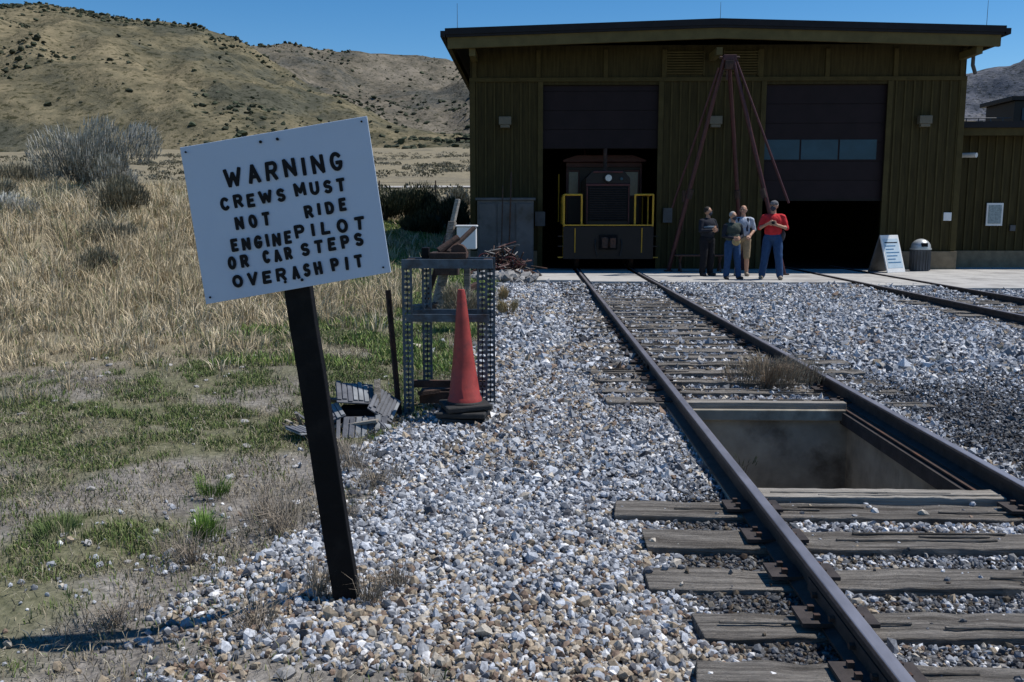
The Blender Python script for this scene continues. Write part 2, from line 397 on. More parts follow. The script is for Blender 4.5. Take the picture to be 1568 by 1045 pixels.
mesh_tris('distant_road',np.array(rv),np.array(rf),None,M('road_gravel',(.36,.34,.31),.9,.1,.3,0),smooth=True)
fb=B('wire_fence')
for i in range(60):
    x=-80+i*1.35+random.uniform(-.1,.1);y=66+.05*x
    if i%3==0:
        z=float(H(x,y));fb.cyl((x,y,z-.2),(x,y,z+1.35),.06,.05,RUST,6)
for hh in (.5,.85,1.2):
    for i in range(0,57,3):
        x=-80+i*1.35;x2=x+4.05
        fb.cyl((x,66+.05*x,float(H(x,66+.05*x))+hh),(x2,66+.05*x2,float(H(x2,66+.05*x2))+hh),.008,.008,RUST,3)
fb.done()

# ------------------------------------------------------------------ track
TIEY=[];y=2.03
while y<4.9: TIEY.append(y);y+=.457
TIEY.append(4.98)
y=7.62
while y<20.2: TIEY.append(y);y+=.5+random.uniform(-.06,.06)
def rail(bl,xc,y0,y1,top=.12):
    h=.13;b=top-h
    pr=[(-.07,0),(.07,0),(.07,.012),(.012,.03),(.012,.09),(.035,.1),(.035,.122),(.028,.13),(-.028,.13),(-.035,.122),(-.035,.1),(-.012,.09),(-.012,.03),(-.07,.012)]
    bl.prism([(xc+x,b+z) for x,z in pr],y0,y1,RAILM)
    bl.prism([(xc-.026,top+.001),(xc+.026,top+.001),(xc+.022,top+.003),(xc-.022,top+.003)],y0,y1,RAILTOP)
def tie(bl,x0,x1,yc,w,zt,ang,m=WOOD,rg=1):
    R=Matrix.Rotation(ang,4,'Z')@Matrix.Rotation(random.uniform(-.012,.012),4,'Y')
    v=bl.box(x0,x1,yc-w/2,yc+w/2,zt-.14,zt,m,rot=R)
    for q in v: q.co+=Vector((random.uniform(-.03,.03),random.uniform(-.012,.012),random.uniform(-.012,.0)))*rg
    es=set()
    for q in v:
        for e in q.link_edges: es.add(e)
    r=bmesh.ops.subdivide_edges(bl.bm,edges=[e for e in es if e.calc_length()>1.0],cuts=22,use_grid_fill=True)
    for q in r['geom_inner']:
        if isinstance(q,bmesh.types.BMVert): q.co+=Vector((random.uniform(-.01,.01),random.uniform(-.010,.010)*rg,random.uniform(-.010,.004)*rg))
    for _ in range(5):
        xa=random.uniform(x0+.02,x1-.5);yy_=yc+random.uniform(-w/2+.03,w/2-.03);l=random.uniform(.25,.9)
        bl.box(xa,min(xa+l,x1-.02),yy_-.006,yy_+.006,zt-.01,zt+random.uniform(.001,.005),m,rot=Matrix.Rotation(ang+random.uniform(-.01,.01),4,'Z'))
tr=empty('railroad_track',(1.96,12,0))
tb=B('ties',tr,bevel=.008)
TIEINFO=[]
lefts={0:.55,1:.57,2:.57,3:.64,4:.50,5:.58,6:.44}
for i,ty in enumerate(TIEY):
    if ty<4.9:
        x0=lefts.get(i,.5);x1=3.42
        tie(tb,x0,x1,ty,.215 if ty<4.85 else .2,.010+random.uniform(-.010,.012),random.uniform(-.018,.018));TIEINFO.append((x0,x1,ty))
    elif ty<5: 
        tie(tb,1.27,2.66,4.99,.16,.035,0,WOOD2,.5);TIEINFO.append((1.27,2.7,4.99))
    else:
        x0=.58+random.uniform(-.15,.15);x1=3.4
        xv1=2.84
        if 8.9<ty<10.6 or random.random()<.2: x0v=1.06
        else: x0v=x0
        zt=.010+random.uniform(-.014,.008)
        tie(tb,x0,x1,ty,.21,zt,random.uniform(-.02,.02));TIEINFO.append((x0v,xv1,ty))
tb.done()
rb=B('rails',tr,smooth=False);rail(rb,1.2,-2,27);rail(rb,2.72,-2,27);rb.done()
pb=B('tie_plates',tr)
for (x0,x1,ty) in TIEINFO:
    if ty>14 or abs(ty-4.99)<.01: continue
    for xc in (1.2,2.72):
        pb.box(xc-.15,xc+.15,ty-.08,ty+.08,.01,.027,RAILM)
        for sx in (-.085,.085):
            pb.box(xc+sx-.012,xc+sx+.012,ty-.05,ty-.03,.0,.048,RUST);pb.box(xc+sx-.012,xc+sx+.012,ty+.03,ty+.05,.0,.048,RUST)
for xc,yj in ((1.2,3.2),(2.72,8.8),(1.2,9.6)):
    for sx in (-1,1):
        pb.box(xc+sx*.02,xc+sx*.034,yj-.45,yj+.45,.025,.08,RAILM)
        for q in range(4): pb.cyl((xc+sx*.034,yj-.33+q*.22,.052),(xc+sx*.055,yj-.33+q*.22,.052),.014,.014,RUST,6)
pb.done()
tr2=empty('railroad_track',(8.06,12,0))
tb=B('ties',tr2,bevel=.008)
y=6.0;T2=[]
while y<19.2:
    x0=6.85+random.uniform(-.1,.1);x1=9.4;tie(tb,x0,x1,y,.22,.012+random.uniform(-.012,.01),random.uniform(-.02,.02));T2.append((7.1,x1,y));y+=.5
tb.done()
rb=B('rails',tr2);rail(rb,7.3,0,27);rail(rb,8.82,0,27);rb.done()

# ------------------------------------------------------------------ ash pit
ap=empty('ash_pit',(1.96,6.25,0))
b=B('walls',ap)
D=-1.35
b.box(PX0-.15,PX0,PY0-.15,PY1+.15,D,-.012,CONCD)
b.box(PX1,PX1+.15,PY0-.15,PY1+.15,D,-.012,CONCD)
b.box(PX0,PX1,PY0-.16,PY0,D,-.06,CONCD)
b.box(PX0,PX1,PY1,PY1+.2,D,.0,CONCD)
b.box(PX0,PX1,PY0,PY1,D-.1,D,CONCD)
b.box(PX1-.07,PX1-.002,PY0+.01,PY1-.01,-.13,-.03,RAILM)
b.box(PX1-.04,PX1+.12,PY0-.4,PY1+.3,-.02,-.008,RUST)
b.box(PX0-.12,PX0+.03,PY0-.4,PY1+.3,-.02,-.008,RUST)
b.done()
b=B('coping',ap,bevel=.006)
b.box(PX0-.02,PX1-.02,PY1-.01,PY1+.07,-.02,.045,WOOD2)
b.box(PX0-.02,PX1-.02,PY1-.06,PY1-.012,-.10,-.01,CONCD)
b.done()

# ------------------------------------------------------------------ gravel
def on_tie(x,y):
    m=np.zeros(len(x),bool)
    for lst in (TIEINFO,T2):
        for (x0,x1,ty) in lst: m|=(x>x0-.01)&(x<x1+.01)&(abs(y-ty)<(.11 if ty<5 else .085))
    return m
PAL=np.array([[.42,.44,.475],[.28,.29,.31],[.33,.265,.19],[.10,.10,.11],[.66,.65,.64],[.19,.135,.10],[.46,.41,.34],[.17,.178,.195]])
def gravel(name,y0,y1,x0,x1,dens,r0,r1,low=False):
    n=int((y1-y0)*(x1-x0)*dens)
    x=rng.uniform(x0,x1,n);y=rng.uniform(y0,y1,n)
    k=(x<(y*.62+.8))&(x>-(y*.62+1));x=x[k];y=y[k];n=len(x)
    g=G(x,y)
    patch=sstep(.48,.6,fbm(x*1.6,y*1.6,91))*(x>-2.2)*(y<4.6)*.6*sstep(-2.3,-1.3,x)
    k=rng.random(n)<np.maximum(np.maximum(g,patch),.02)
    k&=~((x>PX0-.06)&(x<PX1+.06)&(y>PY0-.03)&(y<PY1+.07))
    ot=on_tie(x,y);k&=~(ot&(rng.random(n)<np.where(y>7,.93,.985)))
    k&=(abs(x-1.2)>.05)&(abs(x-2.72)>.05)&(abs(x-7.3)>.06)&(abs(x-8.82)>.06)
    k&=(y<np.where(x<9,20.3,19.0))
    x=x[k];y=y[k];ot=ot[k];n=len(x)
    s=rng.uniform(r0,r1,n)*np.exp(rng.normal(0,.28,n))
    dk=DK(x,y);s*=np.where(dk>.35,.75,1)
    sc=np.stack([s*rng.uniform(.8,1.4,n),s*rng.uniform(.75,1.1,n),s*rng.uniform(.5,.9,n)],1)
    tan=np.clip(1.2-(y-2.2)/1.4,0,1)*.6*sstep(.0,.9,1.1-x)+.08+.2*sstep(.5,.62,fbm(x*.8,y*.8,71))
    tan=np.where(x>3,tan*.5,tan)
    u=rng.random(n);pick=rng.choice([0,1,4,7,3],n,p=[.38,.24,.12,.17,.09]);pt=rng.choice([2,5,6,2],n)
    pick=np.where(u<tan,pt,pick)
    C=PAL[pick]*rng.uniform(.7,1.2,(n,1))
    dr=rng.random(n)<dk;C[dr]*=.3
    trk=((x>.4)&(x<2.85))|((x>6.8)&(x<9.4))
    cov=((x>2.85)&(x<3.6))|((x>.4)&(x<1.06)&(y>5))
    z=H(x,y)+s*.25+rng.uniform(0,.5,n)*s*np.where(trk,.3,1)+np.where(ot,.035,0)+np.where(cov,.022,0)
    lumps(name,np.stack([x,y,z],1),sc,C,STONE,1,.16,cjit=.08,low=low)
gravel('gravel',1.9,5.2,-2.4,4.2,3600,.009,.0165)
gravel('gravel',5.2,9.2,-1.8,7.0,1900,.011,.0195,True)
gravel('gravel',9.2,20.4,-1.6,14.0,600,.018,.031,True)

# ------------------------------------------------------------------ vegetation
def field_sample(n,y0,y1,a0,a1):
    y=np.sqrt(rng.uniform(y0*y0,y1*y1,n));x=rng.uniform(a0,a1,n)*y;return x,y
# loose field stones
x,y=field_sample(60,2.6,10,-.62,-.25);k=G(x,y)<.2;x=x[k];y=y[k];s=rng.uniform(.012,.04,len(x))
lumps('field_stones',np.stack([x,y,H(x,y)+s*.2],1),s,np.tile([[.34,.33,.32]],(len(x),1))*rng.uniform(.7,1.3,(len(x),1)),STONE,.55,.2)
n=480000
x,y=field_sample(n,2.2,14,-.68,-.02)
gp=np.maximum(green(x,y),.15)*sstep(.40,.60,fbm(x*4.5,y*4.5,43))*(1-G(x,y))
gp*=(1-.75*dry(x,y))*(.25+.75*sstep(2.6,4.2,y))
lp=np.exp(-(((x+1.95)/.3)**2+((y-4.45)/.3)**2));gp=np.maximum(gp,lp*.5*sstep(.4,.55,fbm(x*6,y*6,45)))
k=rng.random(n)<gp;x=x[k];y=y[k];n=len(x)
hh=rng.uniform(.015,.055,n)*(1+lp[k]*1.0)*(1+.35*(y>7))
C=np.array([[.13,.19,.05],[.18,.22,.08],[.25,.25,.12],[.10,.14,.045]])[rng.integers(0,4,n)]*rng.uniform(.7,1.25,(n,1))
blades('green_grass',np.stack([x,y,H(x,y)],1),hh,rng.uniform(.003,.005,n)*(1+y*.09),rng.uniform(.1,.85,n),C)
n=150000
x,y=field_sample(n,2.0,14,-.68,0.0)
k=(rng.random(n)<(.22+.6*sstep(.46,.6,fbm(x*2.2,y*2.2,47)))*(1-.93*G(x,y)));x=x[k];y=y[k];n=len(x)
C=np.array([[.36,.31,.21],[.27,.225,.15],[.44,.39,.29],[.20,.165,.12]])[rng.integers(0,4,n)]*rng.uniform(.7,1.2,(n,1))
blades('dry_litter',np.stack([x,y,H(x,y)+.004],1),rng.uniform(.02,.085,n),rng.uniform(.002,.004,n)*(1+y*.08),rng.uniform(.6,.98,n),C)
def clumps(n_cl,per,y0,y1,a0,a1,rad):
    cx,cy=field_sample(n_cl,y0,y1,a0,a1)
    k=rng.random(n_cl)<dry(cx,cy);cx=cx[k];cy=cy[k];m=len(cx)
    sz=rng.uniform(.45,1.45,m)*(.75+.5*fbm(cx*.5,cy*.5,83));tone=np.clip(fbm(cx*.25,cy*.25,88)*1.6-.3+rng.normal(0,.22,m),0,.999)
    i=np.repeat(np.arange(m),per);r=np.abs(rng.normal(0,rad,len(i)))*sz[i];t=rng.uniform(0,2*np.pi,len(i))
    return cx[i]+r*np.cos(t),cy[i]+r*np.sin(t),t,sz[i],tone[i],r
pal=np.array([[.48,.39,.25],[.60,.49,.32],[.68,.58,.41],[.38,.34,.22]])
x,y,t,sz,tone,r=clumps(5400,34,7.2,34,-.74,-.06,.11)
n=len(x)
C=pal[(tone*3.99).astype(int)]*rng.uniform(.7,1.15,(n,1))
gm=(rng.random(n)<.10);C[gm]=[.22,.23,.11]
hfac=.45+.55*sstep(8,15,y)
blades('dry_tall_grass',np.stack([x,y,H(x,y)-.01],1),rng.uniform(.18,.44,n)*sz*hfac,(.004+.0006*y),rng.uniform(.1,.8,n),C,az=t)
x,y,t,sz,tone,r=clumps(3500,20,30,62,-.72,-.04,.25)
n=len(x);C=pal[(tone*3.99).astype(int)]*rng.uniform(.7,1.1,(n,1))
blades('dry_tall_grass',np.stack([x,y,H(x,y)-.01],1),rng.uniform(.2,.42,n)*sz,.03,rng.uniform(.1,.6,n),C,az=t)
n=160000
y=rng.uniform(9,44,n);x=-(.8+rng.random(n)*(.22*y+.6))
k=rng.random(n)<np.maximum(sstep(.38,.52,fbm(x*1.3,y*1.3,48))*(y<24),gzone(x,y))*(1-G(x,y))*(1-dry(x,y));x=x[k];y=y[k];n=len(x)
C=np.array([[.14,.22,.05],[.20,.27,.08],[.28,.28,.12]])[rng.integers(0,3,n)]*rng.uniform(.7,1.2,(n,1))
blades('green_grass',np.stack([x,y,H(x,y)],1),rng.uniform(.04,.14,n),.004+.0011*y,rng.uniform(.1,.7,n),C)

def bush(name,c,rx,h,n,cols,leaf=.06,w=.012,stems=40,stemc=(.12,.09,.07),up=.5,lobes=6):
    cx,cy=c;cz=float(H(cx,cy))
    L=[(rng.normal(0,rx*.42),rng.normal(0,rx*.42),h*rng.uniform(.35,.75),rng.uniform(.3,.55)*rx) for _ in range(lobes)]
    L=np.array(L);i=rng.integers(0,lobes,n)
    u=rng.normal(size=(n,3));u/=np.linalg.norm(u,axis=1)[:,None];rr=rng.random(n)**.33
    P=np.stack([cx+L[i,0]+u[:,0]*rr*L[i,3],cy+L[i,1]+u[:,1]*rr*L[i,3],cz+np.maximum(L[i,2]+u[:,2]*rr*np.minimum(L[i,3],h*.4),.02)],1)
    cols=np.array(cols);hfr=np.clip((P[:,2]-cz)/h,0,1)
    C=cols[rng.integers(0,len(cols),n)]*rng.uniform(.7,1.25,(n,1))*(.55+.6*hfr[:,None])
    e=empty(name,(cx,cy,cz))
    o=blades('leaves',P-np.array([cx,cy,cz]),rng.uniform(.6,1.4,n)*leaf,w,rng.uniform(.1,1-up*.3,n),C,az=np.arctan2(P[:,1]-cy,P[:,0]-cx));o.parent=e
    if stems:
        j=rng.integers(0,lobes,stems)
        tg=np.stack([L[j,0]+rng.normal(0,.3,stems)*L[j,3],L[j,1]+rng.normal(0,.3,stems)*L[j,3],L[j,2]+L[j,3]*rng.uniform(0,.8,stems)],1)
        ln=np.linalg.norm(tg,axis=1);az=np.arctan2(tg[:,1],tg[:,0]);le=np.clip(np.hypot(tg[:,0],tg[:,1])/ln,0,.97)
        o=blades('stems',rng.normal(0,.03,(stems,3))*np.array([1,1,0]),ln,max(.004,w*.7),le,np.tile(np.array(stemc),(stems,1)),az=az);o.parent=e
SAGE=[(.36,.36,.31),(.46,.46,.41),(.27,.26,.21),(.52,.50,.45)]
SAGEG=[(.24,.225,.16),(.32,.29,.21),(.18,.165,.115)]
DRYB=[(.36,.28,.19),(.27,.21,.15),(.42,.35,.25)]
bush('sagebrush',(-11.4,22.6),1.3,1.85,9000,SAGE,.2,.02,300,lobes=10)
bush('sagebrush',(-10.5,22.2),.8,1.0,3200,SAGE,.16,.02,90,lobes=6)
bush('sagebrush',(-9.3,20),.75,.75,2600,SAGEG,.14,.018,80)
bush('sagebrush',(-12.0,19.5),.7,.55,2000,SAGEG,.12,.018,70)
bush('sagebrush',(-10.9,18),.6,.5,1800,SAGE,.12,.016,60)
bush('sagebrush',(-7.4,15),.5,.42,1400,SAGEG,.12,.014,60)
bush('sagebrush',(-8.2,17.5),.5,.45,1400,SAGEG,.12,.014,60)
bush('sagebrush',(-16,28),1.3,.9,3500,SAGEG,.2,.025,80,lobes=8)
DKG=[(.045,.058,.03),(.07,.08,.045),(.10,.10,.06)]  # sagebrush standing in shade; the shade is put into these dark leaf colours
for q,(bx,by,br,bh) in enumerate([(-6.3,38,1.3,1.4),(-5.0,38.5,1.5,1.7),(-3.7,39,1.2,1.3),(-4.3,36,.8,.8)]):
    bush('dark_shrub',(bx,by),br,bh,4500,DKG,.2,.035,60,lobes=8)
for q in range(8):
    bush('sagebrush',(-3-q*2.1+random.uniform(-.5,.5),55+random.uniform(-3,3)),1.2,random.uniform(.9,1.5),1800,SAGEG+SAGE[:1],.3,.05,40)
bush('dry_bush',(2.2,8.4),.36,.30,2200,DRYB,.10,.0045,190,(.28,.21,.15),lobes=8)
bush('dry_bush',(-.95,12.2),.32,.75,1300,[(.26,.22,.15),(.34,.30,.22)],.12,.008,160,(.18,.15,.11))
bush('dry_bush',(-.42,14.5),.16,.22,700,[(.40,.32,.16),(.46,.38,.22)],.12,.006,60)
bush('dry_bush',(-.6,17.0),.16,.22,500,[(.44,.33,.17)],.12,.007,60)
TW=[(.27,.23,.18),(.34,.29,.23),(.20,.17,.13)]
for (bx,by,br,bh,nn) in [(-.92,3.62,.09,.08,150),(-.70,3.56,.09,.06,130),(-.60,3.75,.12,.05,90),(-1.35,4.55,.25,.11,260),(-1.7,4.2,.22,.09,200),(-1.55,4.9,.25,.10,200),(-1.15,5.6,.22,.10,180),(-1.35,6.1,.25,.10,180),(-1.75,3.5,.2,.05,100),(-1.0,4.6,.2,.06,120),(-.95,5.2,.15,.07,120),(-1.1,3.35,.2,.05,100)]:
    bush('dry_twigs',(bx,by),br,bh,nn,TW,.10,.0028,90,(.24,.20,.155),up=.2)
bush('weed',(1.31,5.5),.1,.18,26,[(.12,.13,.06),(.2,.17,.1)],.05,.005,9,(.2,.16,.11))
bush('green_tuft',(-1.75,4.55),.12,.08,420,[(.16,.27,.05),(.21,.31,.08)],.10,.004,0)
bush('green_tuft',(-1.95,5.2),.12,.07,300,[(.15,.24,.05),(.19,.27,.08)],.08,.004,0)
bush('green_tuft',(-2.45,4.4),.12,.06,300,[(.13,.19,.06),(.18,.22,.09)],.07,.004,0)

# ------------------------------------------------------------------ concrete apron
b=B('concrete_apron',bevel=.01)
for (xa,xb_,ya,yb_) in [(-1.2,1.09,21.0,25.48),(1.29,2.61,20.6,25.48),(2.83,5.0,20.4,25.48),(5.012,7.18,20.4,25.48),(7.42,8.7,19.6,25.48),(8.94,12.0,18.9,25.48),(12.012,15.5,18.6,26.45),(15.512,19,18.4,26.45),(19.012,30,18.2,26.45)]:
    b.box(xa,xb_,ya,yb_,-.05,.1,CONC)
b.done()

# ------------------------------------------------------------------ engine house
eh=empty('engine_house',(5,35,.1))
FY=25.5;X0,X1=-1.79,11.77;D1=(.16,3.49);D2=(6.30,9.74);DT=5.17
b=B('walls',eh)
for (xa,xb_) in ((X0,D1[0]),(D1[1],D2[0]),(D2[1],X1)): b.box(xa,xb_,FY,FY+.25,.05,DT,OLIVE)
b.box(X0,X1,FY,FY+.25,DT+.001,6.22,OLIVE)
b.box(X0,X0+.25,FY+.251,45,.05,6.2,OLIVE);b.box(X1-.25,X1,FY+.251,45,.05,6.2,OLIVE)
b.box(X0,X1,45.001,45.25,.05,6.2,OLIVE)
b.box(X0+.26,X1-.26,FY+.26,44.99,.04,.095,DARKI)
b.done()
b=B('battens',eh)
x=X0+.18
while x<X1-.1:
    if not(D1[0]-.16<x<D1[1]+.16 or D2[0]-.16<x<D2[1]+.16):
        b.box(x-.022,x+.022,FY-.028,FY-.001,.62 if x>D2[1] or x<D1[0] else .12,5.25,OLIVE2)
    x+=.245
b.done()
b=B('trim',eh,bevel=.006)
b.box(X0-.02,X1+.02,FY-.06,FY-.031,5.25,5.36,OLIVE2)
for (xa,xb_) in (D1,D2):
    for xx_ in (xa,xb_): b.box(xx_-.07,xx_+.07,FY-.045,FY-.002,.1,5.25,OLIVE2)
for xx_ in (X0+.06,X1-.06): b.box(xx_-.08,xx_+.08,FY-.05,FY-.002,.62,5.25,OLIVE2)
for xx_ in (X0+.12,.1,1.95,3.55,6.2,8.0,9.85,X1-.12): b.box(xx_-.06,xx_+.06,FY-.055,FY-.002,5.361,6.1,OLIVE2)
b.box(X0-.04,D1[0]-.08,FY-.09,FY-.002,.1,.6,PLINTH)
b.box(D2[1]+.08,X1+.04,FY-.09,FY-.002,.1,.6,PLINTH)
b.done()
b=B('roof',eh)
RX=12.15
def rz(x): return 6.66-abs(x-4.85)*.22/7.35
b.prism([(-2.36,rz(-2.36)),(4.85,6.66),(RX,rz(RX)),(RX,rz(RX)-.16),(4.85,6.50),(-2.36,rz(-2.36)-.16)],24.25,45.6,ROOFM)
b.prism([(-2.30,rz(-2.3)-.162),(4.85,6.497),(RX-.08,rz(RX)-.162),(RX-.08,rz(RX)-.5),(4.85,6.18),(-2.30,rz(-2.3)-.5)],24.34,24.44,TAN)
b.prism([(-2.34,rz(-2.3)-.162),(4.85,6.497),(RX-.03,rz(RX)-.162),(RX-.03,rz(RX)-.22),(4.85,6.44),(-2.34,rz(-2.3)-.22)],24.28,24.335,ROOFM)
for xs_ in (-2.3,RX-.16): b.box(xs_,xs_+.08,24.45,45.5,5.98,6.2,OLIVE2)
for xb_ in (-1.66,4.85,11.6): 
    b.box(xb_-.08,xb_+.08,24.46,25.44,5.78,5.97,TAN)
b.box(RX,RX+.12,24.25,45.5,6.23,6.38,ROOFM);b.box(-2.48,-2.36,24.25,45.5,6.23,6.38,ROOFM)
for xa in (-2.05,4.85,11.75): b.cyl((xa,24.5,6.4),(xa,24.5,7.12),.008,.005,GREYM,5)
b.done()
b=B('roller_doors',eh)
def door(xa,xb_,z0,z1):
    z=z0
    while z<z1-.02:
        zt=min(z+.52,z1)
        b.box(xa+.02,xb_-.02,FY+.10,FY+.15,z+.006,zt-.006,DOORM)
        b.box(xa+.02,xb_-.02,FY+.13,FY+.16,z-.006,z+.006,DARKI)
        z+=.52
door(D1[0],D1[1],3.45,DT);door(D2[0],D2[1],2.05,DT)
w_=(D2[1]-.2-D2[0]-.05)/3
for i in range(3):
    xa=D2[0]+.05+i*w_
    b.box(xa,xa+w_-.05,FY+.085,FY+.098,3.14,3.68,GLASSB)
b.box(D2[0]+.02,D2[1]-.02,FY+.09,FY+.17,2.0,2.055,DARKI)
b.done()
b=B('vents',eh)
for (xa,xb_) in ((3.62,4.62),(5.2,6.1)):
    for i in range(9): b.box(xa,xb_,FY-.05,FY-.01,5.45+i*.07,5.49+i*.07,OLIVE2,rot=Matrix.Rotation(.5,4,'X'))
    b.box(xa-.04,xa,FY-.06,FY-.002,5.4,6.08,OLIVE2);b.box(xb_,xb_+.04,FY-.06,FY-.002,5.4,6.08,OLIVE2)
b.done()
b=B('wall_lamps',eh,bevel=.01)
for xl in (-.82,4.98,10.68):
    b.box(xl-.17,xl+.17,FY-.22,FY-.03,4.08,4.30,LAMPG);b.box(xl-.13,xl+.13,FY-.20,FY-.05,4.0,4.079,LAMPG)
b.cyl((-1.8,25.6,3.72),(-2.15,25.5,3.74),.03,.03,BLACK);b.box(-2.2,-2.08,25.4,25.56,3.64,3.75,BLACK)
b.cyl((11.84,25.3,5.6),(11.84,25.3,5.95),.05,.05,GREYM);b.cyl((11.84,25.3,5.62),(11.95,25.35,5.4),.05,.05,GREYM)
b.box(11.4,11.62,FY-.045,FY-.01,1.45,1.68,WHITE)
b.done()
b=B('power_outlet_box',eh);b.box(.02,.3,FY-.15,FY-.05,1.3,1.7,GREYM);b.box(3.6,3.85,FY-.15,FY-.05,1.4,1.8,GREYM);b.done()

an=empty('annex_building',(20,30,.1))
b=B('walls',an);b.box(11.9,32,26.5,26.7,.05,3.9,OLIVE)
b.box(11.9,32,26.701,38,.05,3.85,OLIVE);b.done()
b=B('battens',an);x=12.0
while x<32: b.box(x-.022,x+.022,26.47,26.499,.6,3.85,OLIVE2);x+=.245
b.box(11.9,32,26.40,26.498,.1,.58,PLINTH);b.done()
b=B('roof',an);b.box(11.8,32.4,25.9,38.4,4.03,4.2,ROOFM);b.box(11.8,32.4,25.98,26.08,3.82,4.028,OLIVE2);b.done()
b=B('fittings',an,bevel=.005)
b.box(13.05,13.52,26.42,26.465,1.3,1.95,WHITE);b.box(13.10,13.47,26.405,26.418,1.36,1.89,M('notice',(.25,.3,.31),.5,.4,30,0))
b.box(13.75,13.9,26.40,26.465,1.15,1.32,GREYM)
b.cyl((12.1,26.45,3.3),(12.45,26.0,3.28),.06,.07,WHITE);b.box(12.0,12.2,26.38,26.465,3.2,3.4,WHITE)
b.done()
pr=empty('parked_rail_car',(20,39,.1))
b=B('cab',pr,bevel=.03);b.box(19.9,23,38.6,41,.9,6.3,LOCO);b.box(19.7,23.2,38.45,41.2,6.301,6.48,LOCO)
for i in range(3): b.box(20.2+i*.95,20.8+i*.95,38.56,38.59,5.5,6.0,GLASSB)
for i in range(6): b.cyl((17.0+i*.5,38.7,4.3),(17.0+i*.5,38.7,5.6),.025,.025,GREYM,6)
b.cyl((16.8,38.7,5.61),(19.85,38.7,5.61),.025,.025,GREYM,6);b.cyl((16.8,38.7,5.35),(19.85,38.7,5.35),.025,.025,GREYM,6);b.box(16.8,19.89,38.6,41,.8,4.6,LOCO)
for i in range(4): b.cyl((17.5+i*1.5,38.8,.5),(17.5+i*1.5,38.95,.5),.45,.45,RUST,20)
b.done()

# ------------------------------------------------------------------ locomotive
LX=2.0
lo=empty('diesel_locomotive',(LX,26,.12))
HW=.60
b=B('body',lo,bevel=.02)
b.box(LX-1.2,LX+1.2,24.5,30.5,1.12,1.34,LOCO)
b.box(LX-1.22,LX+1.22,24.42,24.49,.42,1.30,LOCO)
b.box(LX-HW,LX+HW,24.75,27.2,1.341,2.45,LOCO)
b.prism([(LX-HW,2.451),(LX+HW,2.451),(LX+HW,2.60),(LX+.42,2.80),(LX-.42,2.80),(LX-HW,2.60)],24.75,27.2,LOCO)
b.box(LX-1.06,LX+1.2,27.21,29.6,1.341,3.16,LOCO)
b.box(LX-1.06,LX+1.2,27.17,27.209,3.02,3.16,LOCOR)
for xq in (LX-1.06,LX+1.14): b.box(xq,xq+.06,27.16,27.205,1.35,3.01,LOCOR)
b.prism([(LX-1.16,3.161),(LX+1.30,3.161),(LX+1.30,3.22),(LX+.9,3.36),(LX-.76,3.36),(LX-1.16,3.22)],26.95,29.8,LOCOR)
b.box(LX-.54,LX+.54,24.70,24.748,1.45,2.38,BLACK)
for i in range(14): b.box(LX-.50,LX+.50,24.68,24.70,1.5+i*.062,1.525+i*.062,LOCO)
b.box(LX-HW,LX+HW,24.71,24.749,2.39,2.45,LOCOR)
b.box(LX-.58,LX-.55,24.69,24.749,1.36,2.38,LOCOR);b.box(LX+.55,LX+.58,24.69,24.749,1.36,2.38,LOCOR)
b.box(LX-.40,LX+.40,24.71,24.749,2.74,2.79,LOCOR)
b.done()
b=B('headlight',lo,smooth=True);b.cyl((LX,24.60,2.60),(LX,24.75,2.60),.12,.12,LOCO,20);b.cyl((LX,24.585,2.60),(LX,24.60,2.60),.085,.09,SILV,20)
b.cyl((LX+.36,24.68,2.58),(LX+.36,24.75,2.58),.04,.04,GLASSB,12);b.done()
CG=M('cab_glass',(.07,.085,.09),.2,.3,2,0)
b=B('windows',lo,bevel=.008)
for xa,xb_ in ((-.98,-.70),(.70,1.08)):
    b.box(LX+xa-.04,LX+xb_+.04,27.16,27.205,2.12,2.94,LOCOR)
    b.box(LX+xa,LX+xb_,27.145,27.158,2.18,2.88,CG)
b.done()
b=B('railings',lo,smooth=True)
def pipe(pts,r,m):
    for p,q in zip(pts[:-1],pts[1:]): b.cyl(p,q,r,r,m,8);b.ball(q,r,m,1)
for s_ in (-1,1):
    e=LX+s_*1.2
    pipe([(e,24.48,.45),(e,24.48,2.15),(LX+s_*.72,24.52,2.15),(LX+s_*.72,24.52,1.34)],.026,YEL)
    pipe([(e,24.5,2.15),(e,26.9,2.15),(e,26.9,1.34)],.022,YEL)
    pipe([(e,25.6,1.34),(e,25.6,2.15)],.02,YEL)
    pipe([(LX+s_*.9,24.40,.6),(LX+s_*.9,24.36,1.25)],.015,YEL)
pipe([(LX-1.28,27.0,1.4),(LX-1.28,27.0,2.8)],.022,YEL)
b.done()
b=B('deck_edge',lo);b.box(LX-1.21,LX+1.21,24.41,24.495,1.32,1.35,YEL)
for s_ in (-1,1):
    for zz in (.45,.75,1.02): b.box(LX+s_*1.22-.14,LX+s_*1.22+.14,24.52,24.8,zz,zz+.03,LOCO);b.box(LX+s_*1.22-.14,LX+s_*1.22+.14,24.50,24.52,zz,zz+.03,YEL if zz<.5 else LOCO)
b.done()
b=B('coupler',lo,bevel=.015)
b.box(LX-.12,LX+.12,24.1,24.45,.78,.98,RUST);b.box(LX-.2,LX-.05,23.95,24.15,.74,1.02,RUST);b.box(LX+.02,LX+.17,23.98,24.15,.74,1.0,RUST)
b.box(LX-.25,LX+.25,24.38,24.42,.68,1.08,BLACK)
for s_ in (-1,1):
    pts=[(LX+s_*.35,24.4,.95),(LX+s_*.36,24.3,.8),(LX+s_*.33,24.25,.62),(LX+s_*.3,24.25,.5)]
    for p,q in zip(pts[:-1],pts[1:]): b.cyl(p,q,.02,.02,BLACKR,8)
b.done()
b=B('wheels',lo,smooth=True)
